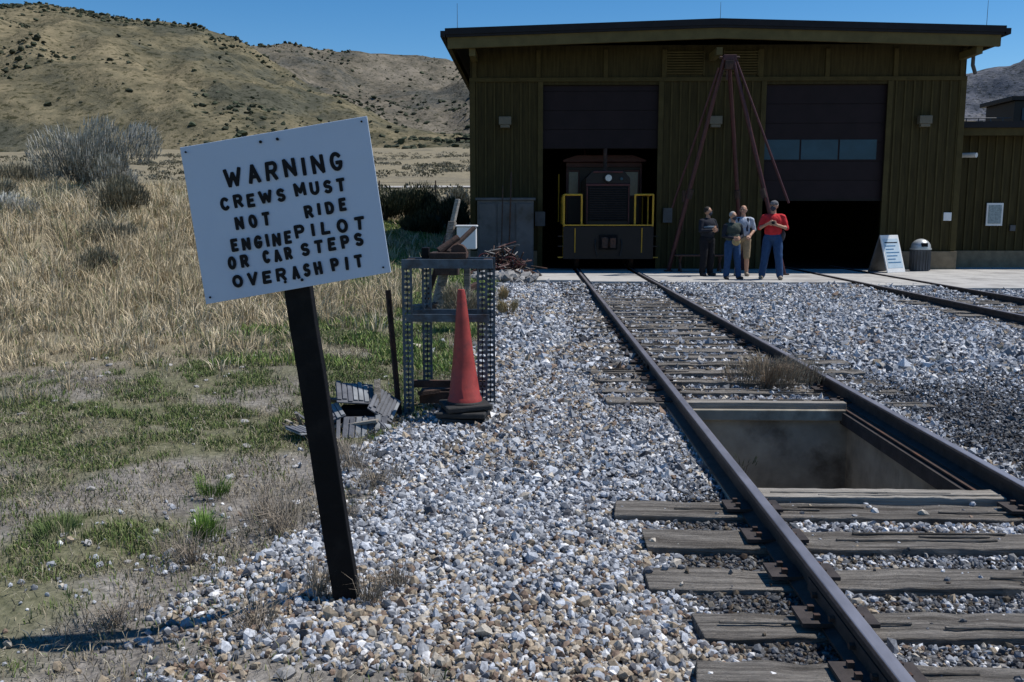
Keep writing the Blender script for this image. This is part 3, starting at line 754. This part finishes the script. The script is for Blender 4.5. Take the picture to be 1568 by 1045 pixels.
for wy in (25.6,27.4,29):
    for s_ in (-.76,.76): b.cyl((LX-.04+s_-.06,wy,.57),(LX-.04+s_+.06,wy,.57),.45,.45,RUST,24)
    b.cyl((LX-.8,wy,.57),(LX+.72,wy,.57),.07,.07,RUST)
b.box(LX-.9,LX+.9,25,30,.7,1.1,LOCO)
b.done()
b=B('horns',lo,smooth=True)
b.cyl((LX-.5,27.4,3.3),(LX-.5,27.4,3.55),.02,.02,LOCOR);b.cyl((LX-.02,25.6,2.8),(LX-.02,25.6,3.45),.055,.055,RUST);b.cyl((LX+.05,27.3,3.3),(LX+.05,27.3,3.6),.03,.02,LOCOR)
b.done()

# ------------------------------------------------------------------ tripod hoist
A=Vector((4.82,23.2,5.5))
tp=empty('tripod_hoist',(4.8,23.2,.1))
b=B('legs',tp,smooth=True)
feet=[(3.62,24.3,.1),(6.35,22.9,.1),(5.75,24.9,.1)]
b.cyl(A+Vector((-.08,0,.05)),feet[0],.05,.055,TRIPOD)
b.cyl(A+Vector((-.22,.05,-.25)),Vector(feet[0])+Vector((.05,-.1,1.7)),.03,.03,TRIPOD)
b.cyl(A+Vector((.10,0,.05)),feet[1],.05,.055,TRIPOD)
b.cyl(A+Vector((.18,0,-.02)),Vector(feet[1])+Vector((.02,-.05,1.8)),.03,.03,TRIPOD)
b.cyl(A+Vector((.02,.05,0)),feet[2],.05,.055,TRIPOD)
for f_ in feet: b.cyl(Vector(f_),Vector(f_)+Vector((0,0,.03)),.12,.12,RUST)
for i in range(3):
    p=A.lerp(Vector(feet[i]),.62);d=(Vector(feet[i])-A).normalized();b.cyl(p-d*.12,p+d*.12,.075,.075,RUST)
b.done()
b=B('head',tp,bevel=.01)
b.box(4.70,5.02,23.14,23.26,5.42,5.56,TRIPOD);b.box(4.74,4.94,23.12,23.28,5.2,5.42,RUST);b.cyl((4.6,23.2,5.5),(5.1,23.2,5.5),.03,.03,RUST)
b.cyl((4.8,23.2,5.2),(4.8,23.2,4.95),.03,.03,RUST)
b.done()
b=B('chains',tp)
b.cyl((4.72,23.2,5.2),(3.98,24.0,2.1),.012,.012,RUST,6);b.cyl((3.98,24.0,2.1),(3.92,24.0,1.2),.012,.012,RUST,6)
b.box(3.90,4.05,23.93,24.07,1.95,2.25,RUST);b.done()

bn=empty('wooden_bench',(4.3,24.1,.1));b=B('slats',bn,bevel=.008)
WB=M('bench_wood',(.07,.035,.028),.7,.3,5,.2,stretch=(.4,6,6))
for i in range(3): b.box(3.75,5.1,23.9+i*.13,24.01+i*.13,.52,.56,WB)
for x in (3.9,4.95):
    b.beam((x,23.9,.1),(x,24.25,.54),.05,.05,WB);b.beam((x,24.3,.1),(x,23.95,.52),.05,.05,WB)
b.done()

# ------------------------------------------------------------------ sandwich board
sb=empty('sandwich_board_sign',(9.35,24.0,.1))
b=B('boards',sb,bevel=.008)
Rz=Matrix.Rotation(math.radians(32),4,'Z')
def sbox(x0,x1,y0,y1,z0,z1,m,tilt,yo):
    v=b.box(x0,x1,y0,y1,z0,z1,m)
    T=Matrix.Translation((9.42,24.2,.1))@Rz@Matrix.Translation((0,yo,0))@Matrix.Rotation(tilt,4,'X')
    bmesh.ops.transform(b.bm,matrix=T,verts=v)
sbox(-.36,.36,-.015,.015,0,1.02,WHITE,math.radians(-17),-.30)
sbox(-.31,.31,-.02,-.017,.12,.92,M('board_print',(.45,.55,.62),.5,.1,3,0),math.radians(-17),-.30)
sbox(-.36,.36,-.015,.015,0,1.02,GREYM,math.radians(17),.30)
for i in range(7): sbox(-.26,.26-.1*(i%3),-.026,-.0215,.80-i*.09,.825-i*.09,BLUEP if i else INK,math.radians(-17),-.30)
b.done()
tc=empty('trash_can',(10.5,24.7,.1));b=B('can',tc,smooth=True)
b.cyl((10.5,24.7,.1),(10.5,24.7,.68),.235,.255,GREYM,28);b.cyl((10.5,24.7,.68),(10.5,24.7,.72),.275,.275,SILV,28)
b.ball((10.5,24.7,.73),(.255,.255,.24),SILV,3)
for i in range(20):
    t=i*math.pi/10;b.box(10.5+.25*math.cos(t)-.015,10.5+.25*math.cos(t)+.015,24.7+.25*math.sin(t)-.015,24.7+.25*math.sin(t)+.015,.12,.66,GREYM)
b.box(10.42,10.58,24.44,24.5,.76,.86,BLACK);b.done()

# ------------------------------------------------------------------ cabinet, rubble left of the door
cb=empty('metal_cabinet',(-.8,24.7,.1));b=B('body',cb,bevel=.012)
b.box(-1.55,-.02,24.5,25.3,.1,2.0,GREYM);b.box(-1.6,.03,24.45,25.35,2.001,2.07,GREYM)
for i in range(3): b.box(-1.5+i*.5,-1.5+i*.5+.46,24.475,24.498,.2,1.92,GREYM)
b.cyl((-.7,24.3,.1),(-.62,24.35,2.75),.02,.02,RUST);b.cyl((-.9,24.3,.1),(-.85,24.4,2.4),.015,.015,RUST);b.done()
rp=empty('scrap_pile',(-1.0,22.3,.1));b=B('tangle',rp)
for i in range(230):
    x=random.gauss(-.8,.42);y=random.gauss(22.3,.3);h=max(.05,.85-abs(x+.8)*.8)*random.random()
    a=Vector((x,y,.08+h));d=Vector((random.gauss(0,1),random.gauss(0,1),random.gauss(0,.6))).normalized()*random.uniform(.1,.5)
    b.cyl(a,a+d,.018,.018,random.choice([RUST,RUST,GREYM,TRIPOD]),5)
for k_ in range(9):
    c=Vector((random.uniform(-1.3,-.35),22.1,random.uniform(.25,.65)));r=random.uniform(.15,.28);pts=[]
    ax=random.uniform(-.8,.8)
    for j in range(17):
        t=j/16*2*math.pi;pts.append(c+Vector((math.cos(t)*r,math.sin(t)*r*math.sin(ax),math.sin(t)*r*math.cos(ax))))
    for p,q in zip(pts[:-1],pts[1:]): b.cyl(p,q,.02,.02,LOCOR if k_%2 else RUST,6)
b.done()
nr=140;P=np.stack([rng.normal(-.75,.3,nr),rng.normal(21.3,.35,nr),rng.uniform(.05,.22,nr)],1)
lumps('rubble_stones',P,rng.uniform(.05,.13,nr),np.array([[.3,.29,.28]])*rng.uniform(.6,1.2,(nr,1)),STONE,.8,.2)
ub=empty('utility_box',(-1.05,14,.1));b=B('box',ub,bevel=.012)
b.box(-1.2,-.9,13.9,14.1,1.08,1.42,WHITE);b.box(-1.1,-1.0,13.95,14.05,0,1.08,WOOD);b.box(-1.22,-.88,13.88,14.12,1.421,1.45,WHITE);b.done()
tm=empty('scrap_timber_stack',(-1.4,14,.1));b=B('timbers',tm,bevel=.01)
b.beam((-1.6,13.8,.0),(-1.2,14.2,1.85),.09,.05,WOOD2);b.beam((-1.5,13.6,.0),(-1.28,14.1,1.5),.12,.08,WOOD);b.beam((-1.8,14,.0),(-1.35,14.1,1.3),.08,.08,RUST)
b.beam((-1.9,13.7,.15),(-.8,13.9,.25),.16,.16,WOOD);b.beam((-1.8,13.4,.1),(-.9,14.3,.5),.1,.1,RUST);b.box(-1.5,-1.15,13.5,13.8,.7,.95,RUST)
b.done()

# ------------------------------------------------------------------ slotted frame
fr=empty('slotted_steel_frame',(-.68,7.4,0));b=B('frame',fr)
z0=float(H(-1,7.3))-.05
def slotted(a,bb,wx,m=STEELG):
    a=Vector(a);bb=Vector(bb);L=(bb-a).length;d=(bb-a)/L
    s=Vector((1,0,0));w=wx
    b.beam(a-s*w/2,bb-s*w/2,.018,.006,m);b.beam(a+s*w/2,bb+s*w/2,.018,.006,m);b.beam(a,bb,.009,.005,m)
    n=int(L/.042)
    for i in range(n+1):
        p=a+d*(i*L/n);b.beam(p-s*w/2,p+s*w/2,.005,.024,m)
    t=Vector((0,1,0));b.beam(a-s*w/2+t*w*.5,bb-s*w/2+t*w*.5,.006,w,m)
for (x,y) in ((-1.02,7.15),(-.91,7.55),(-.42,7.2),(-.37,7.5)):
    slotted((x,y,z0),(x,y,1.18),.066)
for y in (7.15,7.55):
    b.box(-1.06,-.33,y-.02,y+.02,1.18,1.25,STEELG)
    b.box(-1.03,-.36,y-.012,y+.012,.75,.81,STEELG)
b.box(-1.06,-1.0,7.171,7.529,1.181,1.24,RUST);b.box(-.42,-.35,7.171,7.529,1.181,1.24,RUST)
b.beam((-.95,7.2,.15),(-.45,7.5,.15),.03,.03,RUST);b.box(-1.0,-.4,7.3,7.34,.18,.24,RUST)
b.done()
b=B('rusty_fittings',fr,bevel=.006)
b.box(-.85,-.55,7.25,7.5,1.251,1.30,RUST);b.cyl((-.78,7.35,1.3),(-.62,7.4,1.42),.04,.03,RUST);b.beam((-.7,7.3,1.3),(-.5,7.5,1.5),.04,.03,RUST);b.box(-.92,-.86,7.3,7.4,1.25,1.34,BLACK)
b.cyl((-.62,7.3,1.3),(-.62,7.42,1.3),.07,.07,RUST,12)
b.box(-.95,-.7,7.28,7.5,.05,.15,RUST)
b.done()
cn=empty('traffic_cone',(-.55,7.05,0));b=B('cone_body',cn,smooth=True)
CX,CY=-.55,7.0;zc=float(H(CX,CY))
prof=[(.135,.155),(.130,.19),(.122,.2),(.085,.52),(.034,1.0),(.030,1.03),(.026,1.05)]
ring=[]
for r,z in prof:
    ring.append([b.bm.verts.new((CX+r*math.cos(t*math.pi/20)*(1+.03*math.sin(z*9))+(z-.15)*-.025,CY+r*math.sin(t*math.pi/20),zc+z)) for t in range(40)])
i_=b.mi(CONE)
for r0,r1 in zip(ring[:-1],ring[1:]):
    for j in range(40): f=b.bm.faces.new((r0[j],r0[(j+1)%40],r1[(j+1)%40],r1[j]));f.material_index=i_
b.bm.faces.new(ring[-1]).material_index=i_
b.done()
b=B('rubber_bases',cn,bevel=.012)
for k_,(ra,zz,an_) in enumerate(((.185,.0,.1),(.195,.052,-.12),(.18,.104,.3))):
    b.box(CX-ra,CX+ra,CY-ra,CY+ra,zc+zz,zc+zz+.045,BLACKR,rot=Matrix.Rotation(an_,4,'Z')@Matrix.Rotation(random.uniform(-.05,.05),4,'Y'))
b.cyl((CX,CY,zc+.14),(CX,CY,zc+.165),.15,.145,BLACKR,32)
b.done()
b=B('metal_stake');zz=float(H(-1.13,7.15));b.beam((-1.10,7.15,zz-.1),(-1.19,7.2,1.0),.035,.012,RUST);b.beam((-1.10+.016,7.16,zz-.1),(-1.19+.016,7.21,1.0),.006,.03,RUST);b.done()
sp_=empty('broken_shingle_pile',(-1.45,6.95,-.1));b=B('shingles',sp_,bevel=.003)
zz=float(H(-1.5,6.9))
SH=M('grey_shingle',(.10,.105,.12),.7,.4,9,.4);SH2=M('shingle_light',(.20,.21,.22),.7,.4,9,.3)
def slab(cx,cy,cz,w,l,rx,ry,rz_,m=SH):
    R=Matrix.Rotation(rz_,4,'Z')@Matrix.Rotation(rx,4,'X')@Matrix.Rotation(ry,4,'Y')
    b.box(cx-w/2,cx+w/2,cy-l/2,cy+l/2,cz-.006,cz+.006,m,rot=R)
    n=7
    for i in range(n):
        ll=l*random.uniform(.75,1.0)
        o=R@Vector((-w/2+w*(i+.5)/n,random.uniform(-.02,.02),.012))
        b.box(cx+o.x-w/n*.4,cx+o.x+w/n*.4,cy+o.y-ll/2,cy+o.y+ll/2,cz+o.z-.005,cz+o.z+.005,random.choice([SH2,SH,SH]),rot=R@Matrix.Rotation(random.uniform(-.08,.08),4,'Y'))
slab(-1.42,6.95,zz+.30,.30,.26,.45,.12,.25);slab(-1.18,6.9,zz+.22,.22,.26,.5,.7,-.2,SH);slab(-1.62,6.8,zz+.16,.26,.22,.3,-.3,.5)
slab(-1.75,6.7,zz+.06,.26,.2,.1,.1,.9,SH2);slab(-1.3,6.7,zz+.08,.34,.22,.7,.0,.1);slab(-1.5,7.1,zz+.2,.34,.26,-.3,.1,.1)
b.beam((-1.9,6.8,zz+.02),(-1.2,6.7,zz+.14),.06,.02,WOOD2);b.beam((-1.2,6.7,zz),(-1.25,7.0,zz+.4),.05,.03,WOOD);b.box(-1.55,-1.2,6.88,7.1,zz,zz+.18,DARKI)
for i in range(40):
    x=random.uniform(-1.9,-1.05);y=random.uniform(6.45,7.1);a_=random.uniform(0,6.3);l_=random.uniform(.08,.22);b.beam((x,y,zz+.03),(x+l_*math.cos(a_),y+l_*math.sin(a_),zz+random.uniform(.03,.16)),.03,.01,random.choice([WOOD2,WOOD,SH,RUST]))
b.done()

# ------------------------------------------------------------------ warning sign
ws=empty('warning_sign',(-.8,3.59,-.05))
b=B('post',ws,bevel=.004)
pz=float(H(-.79,3.59))-.25
def PXc(z): return -.794+(z)*(-.161/1.30)
n=18
zs=[pz+(1.75-pz)*i/n for i in range(n+1)]
hw=.054;dp=.028
rings=[]
for z in zs:
    jx=random.uniform(-.0015,.0015);c=PXc(z)
    rings.append([b.bm.verts.new((c-hw+jx,3.575,z)),b.bm.verts.new((c+hw+jx,3.575,z)),b.bm.verts.new((c+hw+jx,3.575+dp*2,z)),b.bm.verts.new((c-hw+jx,3.575+dp*2,z))])
i_=b.mi(BLACK)
for r0,r1 in zip(rings[:-1],rings[1:]):
    for j in range(4): b.bm.faces.new((r0[j],r0[(j+1)%4],r1[(j+1)%4],r1[j])).material_index=i_
b.bm.faces.new(rings[0]);b.bm.faces.new(rings[-1])
b.done()
TL,TR,BR_,BL=[Vector((x,0,z)) for x,z in ((-1.391,1.863),(-.652,1.982),(-.569,1.376),(-1.316,1.246))]
SY=3.545
def uv(u,v,y):
    p=(TL*(1-u)+TR*u)*(1-v)+(BL*(1-u)+BR_*u)*v;return Vector((p.x,y,p.z))
b=B('panel',ws,bevel=.0015)
nu,nv_=12,10
fro=[[b.bm.verts.new(uv(i/nu,j/nv_,SY+.002*math.sin(i*1.1+j*.6))) for i in range(nu+1)] for j in range(nv_+1)]
bak=[[b.bm.verts.new(uv(i/nu,j/nv_,SY+.006+.002*math.sin(i*1.1+j*.6))) for i in range(nu+1)] for j in range(nv_+1)]
for j in range(nv_):
    for i in range(nu):
        b.bm.faces.new((fro[j][i],fro[j][i+1],fro[j+1][i+1],fro[j+1][i]));b.bm.faces.new((bak[j][i],bak[j+1][i],bak[j+1][i+1],bak[j][i+1]))
for i in range(nu):
    b.bm.faces.new((fro[0][i],bak[0][i],bak[0][i+1],fro[0][i+1]));b.bm.faces.new((fro[-1][i],fro[-1][i+1],bak[-1][i+1],bak[-1][i]))
for j in range(nv_):
    b.bm.faces.new((fro[j][0],fro[j+1][0],bak[j+1][0],bak[j][0]));b.bm.faces.new((fro[j][-1],bak[j][-1],bak[j+1][-1],fro[j+1][-1]))
b.mi(SIGNW)
b.done()
b=B('bolts',ws)
for u,v in ((.43,.05),(.52,.05),(.44,.945),(.53,.95),(.97,.03),(.03,.96),(.965,.96),(.03,.035)):
    r=.006 if .3<u<.7 else .004
    p=uv(u,v,SY-.003);b.cyl(p,p-Vector((0,.005,0)),r,r,INK,8)
b.done()
def arc(cx,cy,rx_,ry_,a0,a1,n=9): return [(cx+rx_*math.cos(math.radians(a0+(a1-a0)*i/n)),cy+ry_*math.sin(math.radians(a0+(a1-a0)*i/n))) for i in range(n+1)]
GLY={'W':[[(0,1),(.25,0),(.5,.75),(.75,0),(1,1)]],'A':[[(0,0),(.5,1),(1,0)],[(.2,.32),(.8,.32)]],
'R':[[(0,0),(0,1),(.6,1)]+arc(.62,.74,.36,.26,90,-90)+[(0,.48)],[(.5,.48),(1,0)]],'N':[[(0,0),(0,1),(1,0),(1,1)]],'I':[[(.5,0),(.5,1)]],
'G':[arc(.5,.5,.5,.5,42,318,14)+[(.97,.42),(.55,.42)]],'C':[arc(.5,.5,.5,.5,45,315,14)],'E':[[(1,1),(0,1),(0,0),(1,0)],[(0,.52),(.8,.52)]],
'S':[arc(.5,.75,.44,.25,35,270,9)[:-1]+arc(.5,.25,.46,.25,90,-145,9)],'M':[[(0,0),(0,1),(.5,.25),(1,1),(1,0)]],
'U':[[(0,1),(0,.38)]+arc(.5,.38,.5,.38,180,360,9)+[(1,1)]],'T':[[(0,1),(1,1)],[(.5,1),(.5,0)]],'O':[arc(.5,.5,.5,.5,0,360,18)],
'D':[[(0,0),(0,1),(.45,1)]+arc(.45,.5,.53,.5,90,-90,10)+[(0,0)]],'P':[[(0,0),(0,1),(.6,1)]+arc(.6,.73,.38,.27,90,-90)+[(0,.46)]],
'L':[[(0,1),(0,0),(1,0)]],'V':[[(0,1),(.5,0),(1,1)]],'H':[[(0,0),(0,1)],[(1,0),(1,1)],[(0,.5),(1,.5)]]}
WD={'W':1.35,'M':1.15,'I':.3,'E':.82,'L':.8,'T':.9,'P':.88,'S':.9,'N':.95,'R':.92}
words=[('WARNING',.205,.84,.238,.245,.122,.42),('CREWS',.164,.515,.394,.392,.086,.36),('MUST',.563,.835,.385,.394,.086,.38),('NOT',.225,.415,.530,.525,.088,.5),('RIDE',.598,.825,.527,.525,.084,.5),
('ENGINE',.184,.512,.659,.668,.086,.36),('PILOT',.530,.905,.648,.655,.088,.52),('OR',.152,.265,.769,.772,.084,.45),('CAR',.341,.500,.769,.772,.086,.38),('STEPS',.547,.884,.758,.760,.086,.44),
('OVER',.16,.452,.891,.897,.086,.38),('ASH',.480,.645,.893,.896,.088,.4),('PIT',.692,.864,.888,.894,.088,.6)]
tb_=B('lettering',ws);i_=tb_.mi(INK);PWu=.75;PWv=.617;lay=0
for w,u0,u1,v0,v1,hh,gap in words:
    ws_=[WD.get(c,.95) for c in w];tot=sum(ws_)+gap*(len(w)-1);x=u0
    sw=.0076 if w=='WARNING' else .0068
    for c,wd in zip(w,ws_):
        cw=wd/tot*(u1-u0)
        vc=v0+(v1-v0)*((x-u0)/(u1-u0))+random.uniform(-.005,.005);h2=hh*random.uniform(.97,1.04);sk=random.uniform(-.04,.04)
        for st in GLY[c]:
            pts=[]
            for gx,gy in st:
                uu=x+sw/PWu+(cw-2*sw/PWu)*gx+(gy-.5)*sk*h2;vv=vc+h2/2-sw/PWv-(h2-2*sw/PWv)*gy
                pts.append(uv(uu,vv,0))
            for p,q in zip(pts[:-1],pts[1:]):
                d=(q-p)
                if d.length<1e-5: continue
                d.normalize();nn=Vector((-d.z,0,d.x))*sw;lay=(lay+1)%9;yy_=SY-.0038-lay*.00006
                e0=p-d*sw*.75;e1=q+d*sw*.75
                vs=[e0-nn*.8,p-nn,q-nn,e1-nn*.8,e1+nn*.8,q+nn,p+nn,e0+nn*.8]
                f=tb_.bm.faces.new([tb_.bm.verts.new((v.x,yy_,v.z)) for v in vs]);f.material_index=i_
        x+=cw+gap/tot*(u1-u0)
tb_.done()

# ------------------------------------------------------------------ people
SKIN=M('skin',(.42,.23,.15),.6,.1,8,0);HAIRD=M('hair_dark',(.02,.015,.012),.8,.3,30,.2);HAIRG=M('hair_grey',(.30,.29,.28),.8,.2,30,.2)
SHOE=M('shoe',(.035,.03,.03),.7,.2,8,0);SHOEL=M('shoe_light',(.25,.2,.15),.7,.2,8,0)
def cloth(n,c): return M(n,c,.9,.2,14,.3,spec=.2)
DJ=cloth('dark_jacket',(.018,.02,.028));LG=cloth('jacket_band',(.13,.17,.21));BP=cloth('black_trousers',(.012,.012,.015))
JEAN=cloth('blue_jeans',(.025,.06,.14));RED=cloth('red_shirt',(.50,.03,.035));VEST=cloth('green_vest',(.05,.06,.05));WSH=cloth('light_shirt',(.36,.39,.45))
TANS=cloth('tan_shorts',(.28,.21,.13));MASK=cloth('face_mask',(.04,.05,.07));BAG=cloth('tan_bag',(.33,.25,.13));NAVY=cloth('navy_vest',(.025,.03,.05))
EYE=M('eye_dark',(.01,.01,.01),.3,.1,5,0);LIPS=M('lips',(.35,.14,.11),.5,.1,5,0)
def person(name,loc,rotz,height,top,sleeve,pants,shoe,hair,armR,armL,lower=None,forearm=None,mask=None,cap=None,legs=((0,0),(0,0)),extra=(),headyaw=0,bald=False,lean=0,bulk=1.15):
    pr=[];K=bulk
    c_=lambda a,b_,ra,rb,m:pr.append(('c',Vector(a),Vector(b_),ra,rb,m))
    e_=lambda c,r,m:pr.append(('e',Vector(c),r,m))
    L=lean
    e_((0,0,.95),(.165*K,.12*K,.13),pants);e_((0,L*.3,1.10),(.16*K,.13*K,.19),top);e_((0,L*.7,1.29),(.185*K,.13*K,.19),top)
    c_((-.17,L,1.40),(.17,L,1.40),.07,.07,top);c_((0,L,1.42),(0,L-.01,1.55),.06,.052,SKIN)
    lower=lower or pants
    for s,(lx,ly) in zip((-1,1),legs):
        hp=(s*.10,0,.90);kn=(s*.115+lx*.5,ly*.5-.02,.49);an_=(s*.125+lx,ly+.01,.1)
        c_(hp,kn,.098*K,.074*K,pants);c_(kn,an_,.062 if lower is SKIN else .072*K,.042 if lower is SKIN else .064*K,lower)
        c_((an_[0],an_[1]+.03,.05),(an_[0]+s*.03,an_[1]-.15,.04),.05,.042,shoe);c_(an_,(an_[0],an_[1]+.01,.05),.045,.05,shoe)
    fa=forearm or sleeve
    for s,arm in ((-1,armR),(1,armL)):
        sh=Vector((s*.20,L,1.385));el=Vector(arm[0]);wr=Vector(arm[1])
        c_(sh,el,.066,.052,sleeve);c_(sh,sh.lerp(el,.6),.072,.064,sleeve);c_(el,wr,.048 if fa is not SKIN else .042,.032,fa)
        d=(wr-el).normalized()
        if len(arm)>2: d=Vector(arm[2]).normalized()
        sd=d.cross(Vector((0,1,0)));sd=sd.normalized() if sd.length>.2 else Vector((1,0,0));nn=sd.cross(d)
        for o in (-.018,.018): c_(wr+sd*o*.6,wr+d*.085+sd*o*1.3,.02,.02,SKIN)
        for k_,(o,l) in enumerate(((-.037,.055),(-.0125,.068),(.0125,.064),(.036,.048))):
            r0=wr+d*.085+sd*o;r1=r0+d*l*.6+nn*.008+sd*o*.15;r2=r1+d*l*.35+nn*l*.45
            c_(r0,r1,.0095,.009,SKIN);c_(r1,r2,.009,.008,SKIN)
        t0=wr+d*.03+sd*(-.025);t1=t0+d*.035-sd*.035;c_(t0,t1,.013,.011,SKIN);c_(t1,t1+d*.03,.011,.009,SKIN)
    Hy=Matrix.Rotation(headyaw,4,'Z');hc=Vector((0,L-.01,1.635))
    def hp_(v): return hc+Hy@Vector(v)
    e_(hp_((0,.01,.015)),(.080,.097,.105),SKIN);c_(hp_((0,-.02,-.04)),hp_((0,-.052,-.072)),.060,.036,mask or SKIN)
    c_(hp_((0,-.085,.005)),hp_((0,-.106,-.02)),.010,.014,mask or SKIN)
    for s in (-1,1): e_(hp_((s*.082,.005,-.005)),(.012,.022,.032),SKIN);c_(hp_((s*.03,-.082,.03)),hp_((s*.03,-.083,.028)),.012,.012,SKIN)
    if mask: e_(hp_((0,-.045,-.045)),(.064,.057,.047),mask)
    else: c_(hp_((-.02,-.083,-.045)),hp_((.02,-.083,-.045)),.008,.008,LIPS)
    if not bald: e_(hp_((0,.028,.04)),(.089,.094,.092),hair)
    else: e_(hp_((0,.045,-.005)),(.086,.072,.07),hair)
    if cap: e_(hp_((0,.01,.06)),(.092,.107,.070),cap);c_(hp_((-.04,-.09,.05)),hp_((.04,-.09,.05)),.012,.012,cap);c_(hp_((-.035,-.13,.043)),hp_((.035,-.13,.043)),.010,.010,cap)
    for q in extra: pr.append(q)
    bm=bmesh.new()
    for q in pr:
        if q[0]=='c':
            _,a,b_,ra,rb,m=q;v=b_-a
            if v.length<1e-4: v=Vector((0,0,.001))
            t=v.to_track_quat('Z','Y').to_matrix().to_4x4()
            bmesh.ops.create_cone(bm,cap_ends=True,segments=16,radius1=ra,radius2=rb,depth=v.length,matrix=Matrix.Translation((a+b_)/2)@t)
            for c,rr in ((a,ra),(b_,rb)): bmesh.ops.create_icosphere(bm,subdivisions=2,radius=rr*1.02,matrix=Matrix.Translation(c))
        else: bmesh.ops.create_icosphere(bm,subdivisions=3,radius=1,matrix=Matrix.Translation(q[1])@Matrix.Diagonal((*q[2],1)))
    me=bpy.data.meshes.new('tmp');bm.to_mesh(me);bm.free()
    o=bpy.data.objects.new('tmp',me);COL.objects.link(o)
    r=o.modifiers.new('r','REMESH');r.mode='VOXEL';r.voxel_size=.0085
    s=o.modifiers.new('s','SMOOTH');s.iterations=3;s.factor=.5
    bpy.context.view_layer.update()
    m2=bpy.data.meshes.new_from_object(o.evaluated_get(bpy.context.evaluated_depsgraph_get()));bpy.data.objects.remove(o)
    m2.name='body'
    nf=len(m2.polygons);cc=np.empty(nf*3,np.float32);m2.polygons.foreach_get('center',cc);cc=cc.reshape(-1,3)
    best=np.full(nf,1e9);bi=np.zeros(nf,int);mats=[]
    for q in pr:
        m=q[-1]
        if m not in mats: mats.append(m)
        if q[0]=='c':
            a=np.array(q[1]);v=np.array(q[2])-a;t=np.clip(((cc-a)@v)/max(v@v,1e-9),0,1)
            ds=np.linalg.norm(cc-a-t[:,None]*v,axis=1)-(q[3]+(q[4]-q[3])*t)
        else:
            rr=np.array(q[2]);ds=(np.linalg.norm((cc-np.array(q[1]))/rr,axis=1)-1)*rr.min()
        k=ds<best;best[k]=ds[k];bi[k]=mats.index(m)
    nv=len(m2.vertices);vc=np.empty(nv*3,np.float32);m2.vertices.foreach_get('co',vc);vc=vc.reshape(-1,3)
    nr_=np.empty(nv*3,np.float32);m2.vertices.foreach_get('normal',nr_);nr_=nr_.reshape(-1,3)
    amp=.008*((vc[:,2]<1.45)&(vc[:,2]>.12)&(np.abs(vc[:,0])<.4))
    fold=(fbm(vc[:,0]*14+vc[:,1]*9,vc[:,2]*11,int(height*100),3)-.5)*2*amp
    vc=vc+nr_*fold[:,None];m2.vertices.foreach_set('co',vc.astype(np.float32).ravel())
    m2.materials.clear()
    for m in mats:m2.materials.append(m)
    m2.polygons.foreach_set('material_index',bi.astype(np.int32));m2.polygons.foreach_set('use_smooth',np.ones(nf,bool))
    e=empty(name,loc);e.rotation_euler=(0,0,rotz);k=height/1.75;e.scale=(k,k,k)
    ob=bpy.data.objects.new('body',m2);COL.objects.link(ob);ob.parent=e
    bm=bmesh.new()
    for s in (-1,1): bmesh.ops.create_icosphere(bm,subdivisions=2,radius=.0105,matrix=Matrix.Translation(hp_((s*.03,-.092,.022))))
    me=bpy.data.meshes.new('eyes');bm.to_mesh(me);bm.free();me.materials.append(EYE);ob=bpy.data.objects.new('eyes',me);COL.objects.link(ob);ob.parent=e
    return e
person('man_in_dark_jacket',(4.30,22.5,.1),math.radians(30),1.70,DJ,DJ,BP,SHOE,HAIRD,((-.27,-.05,1.15),(-.05,-.22,1.17)),((.27,-.05,1.15),(.06,-.24,1.2)),mask=MASK,
    extra=(('e',Vector((0,-.01,1.25)),(.225,.165,.075),LG),),bulk=1.25,headyaw=.6)
person('woman_with_bag',(4.66,21.3,.1),math.radians(15),1.58,VEST,DJ,JEAN,SHOE,HAIRG,((-.27,-.02,1.13),(-.09,-.22,1.08)),((.27,-.02,1.13),(.08,-.24,1.08)),mask=MASK,
    extra=(('e',Vector((.0,-.21,.98)),(.12,.06,.10),BAG),('e',Vector((0,.06,1.52)),(.09,.07,.09),HAIRG)),headyaw=.3,legs=((-.02,0),(.04,-.08)),bulk=1.2)
person('man_in_shorts',(5.17,22.5,.1),math.radians(-10),1.74,WSH,WSH,TANS,SHOEL,HAIRG,((-.27,.02,1.14),(-.29,-.02,.88)),((.28,.04,1.15),(.17,-.17,1.0)),lower=SKIN,forearm=SKIN,bald=True,
    extra=(('e',Vector((0,.15,1.25)),(.14,.09,.2),NAVY),('c',Vector((-.1,-.115,1.14)),Vector((-.11,-.08,1.42)),.03,.03,NAVY),('c',Vector((.1,-.115,1.14)),Vector((.11,-.08,1.42)),.03,.03,NAVY)),headyaw=-.3)
person('man_in_red_shirt',(5.60,21.3,.1),math.radians(-15),1.83,RED,RED,JEAN,SHOEL,HAIRG,((-.29,-.03,1.15),(-.12,-.26,1.24),(.8,-.3,.4)),((.29,-.03,1.15),(.08,-.27,1.22),(-.8,-.3,.4)),forearm=SKIN,mask=MASK,cap=cloth('grey_cap',(.12,.12,.13)),
    extra=(('c',Vector((0,-.27,1.24)),Vector((0,-.31,1.28)),.04,.035,BP),('e',Vector((.22,.02,.98)),(.05,.09,.12),cloth('dark_bag',(.05,.045,.05)))),headyaw=-.35,legs=((-.08,.05),(.06,-.06)),bulk=1.2)
print('OBJ',len(bpy.data.objects))
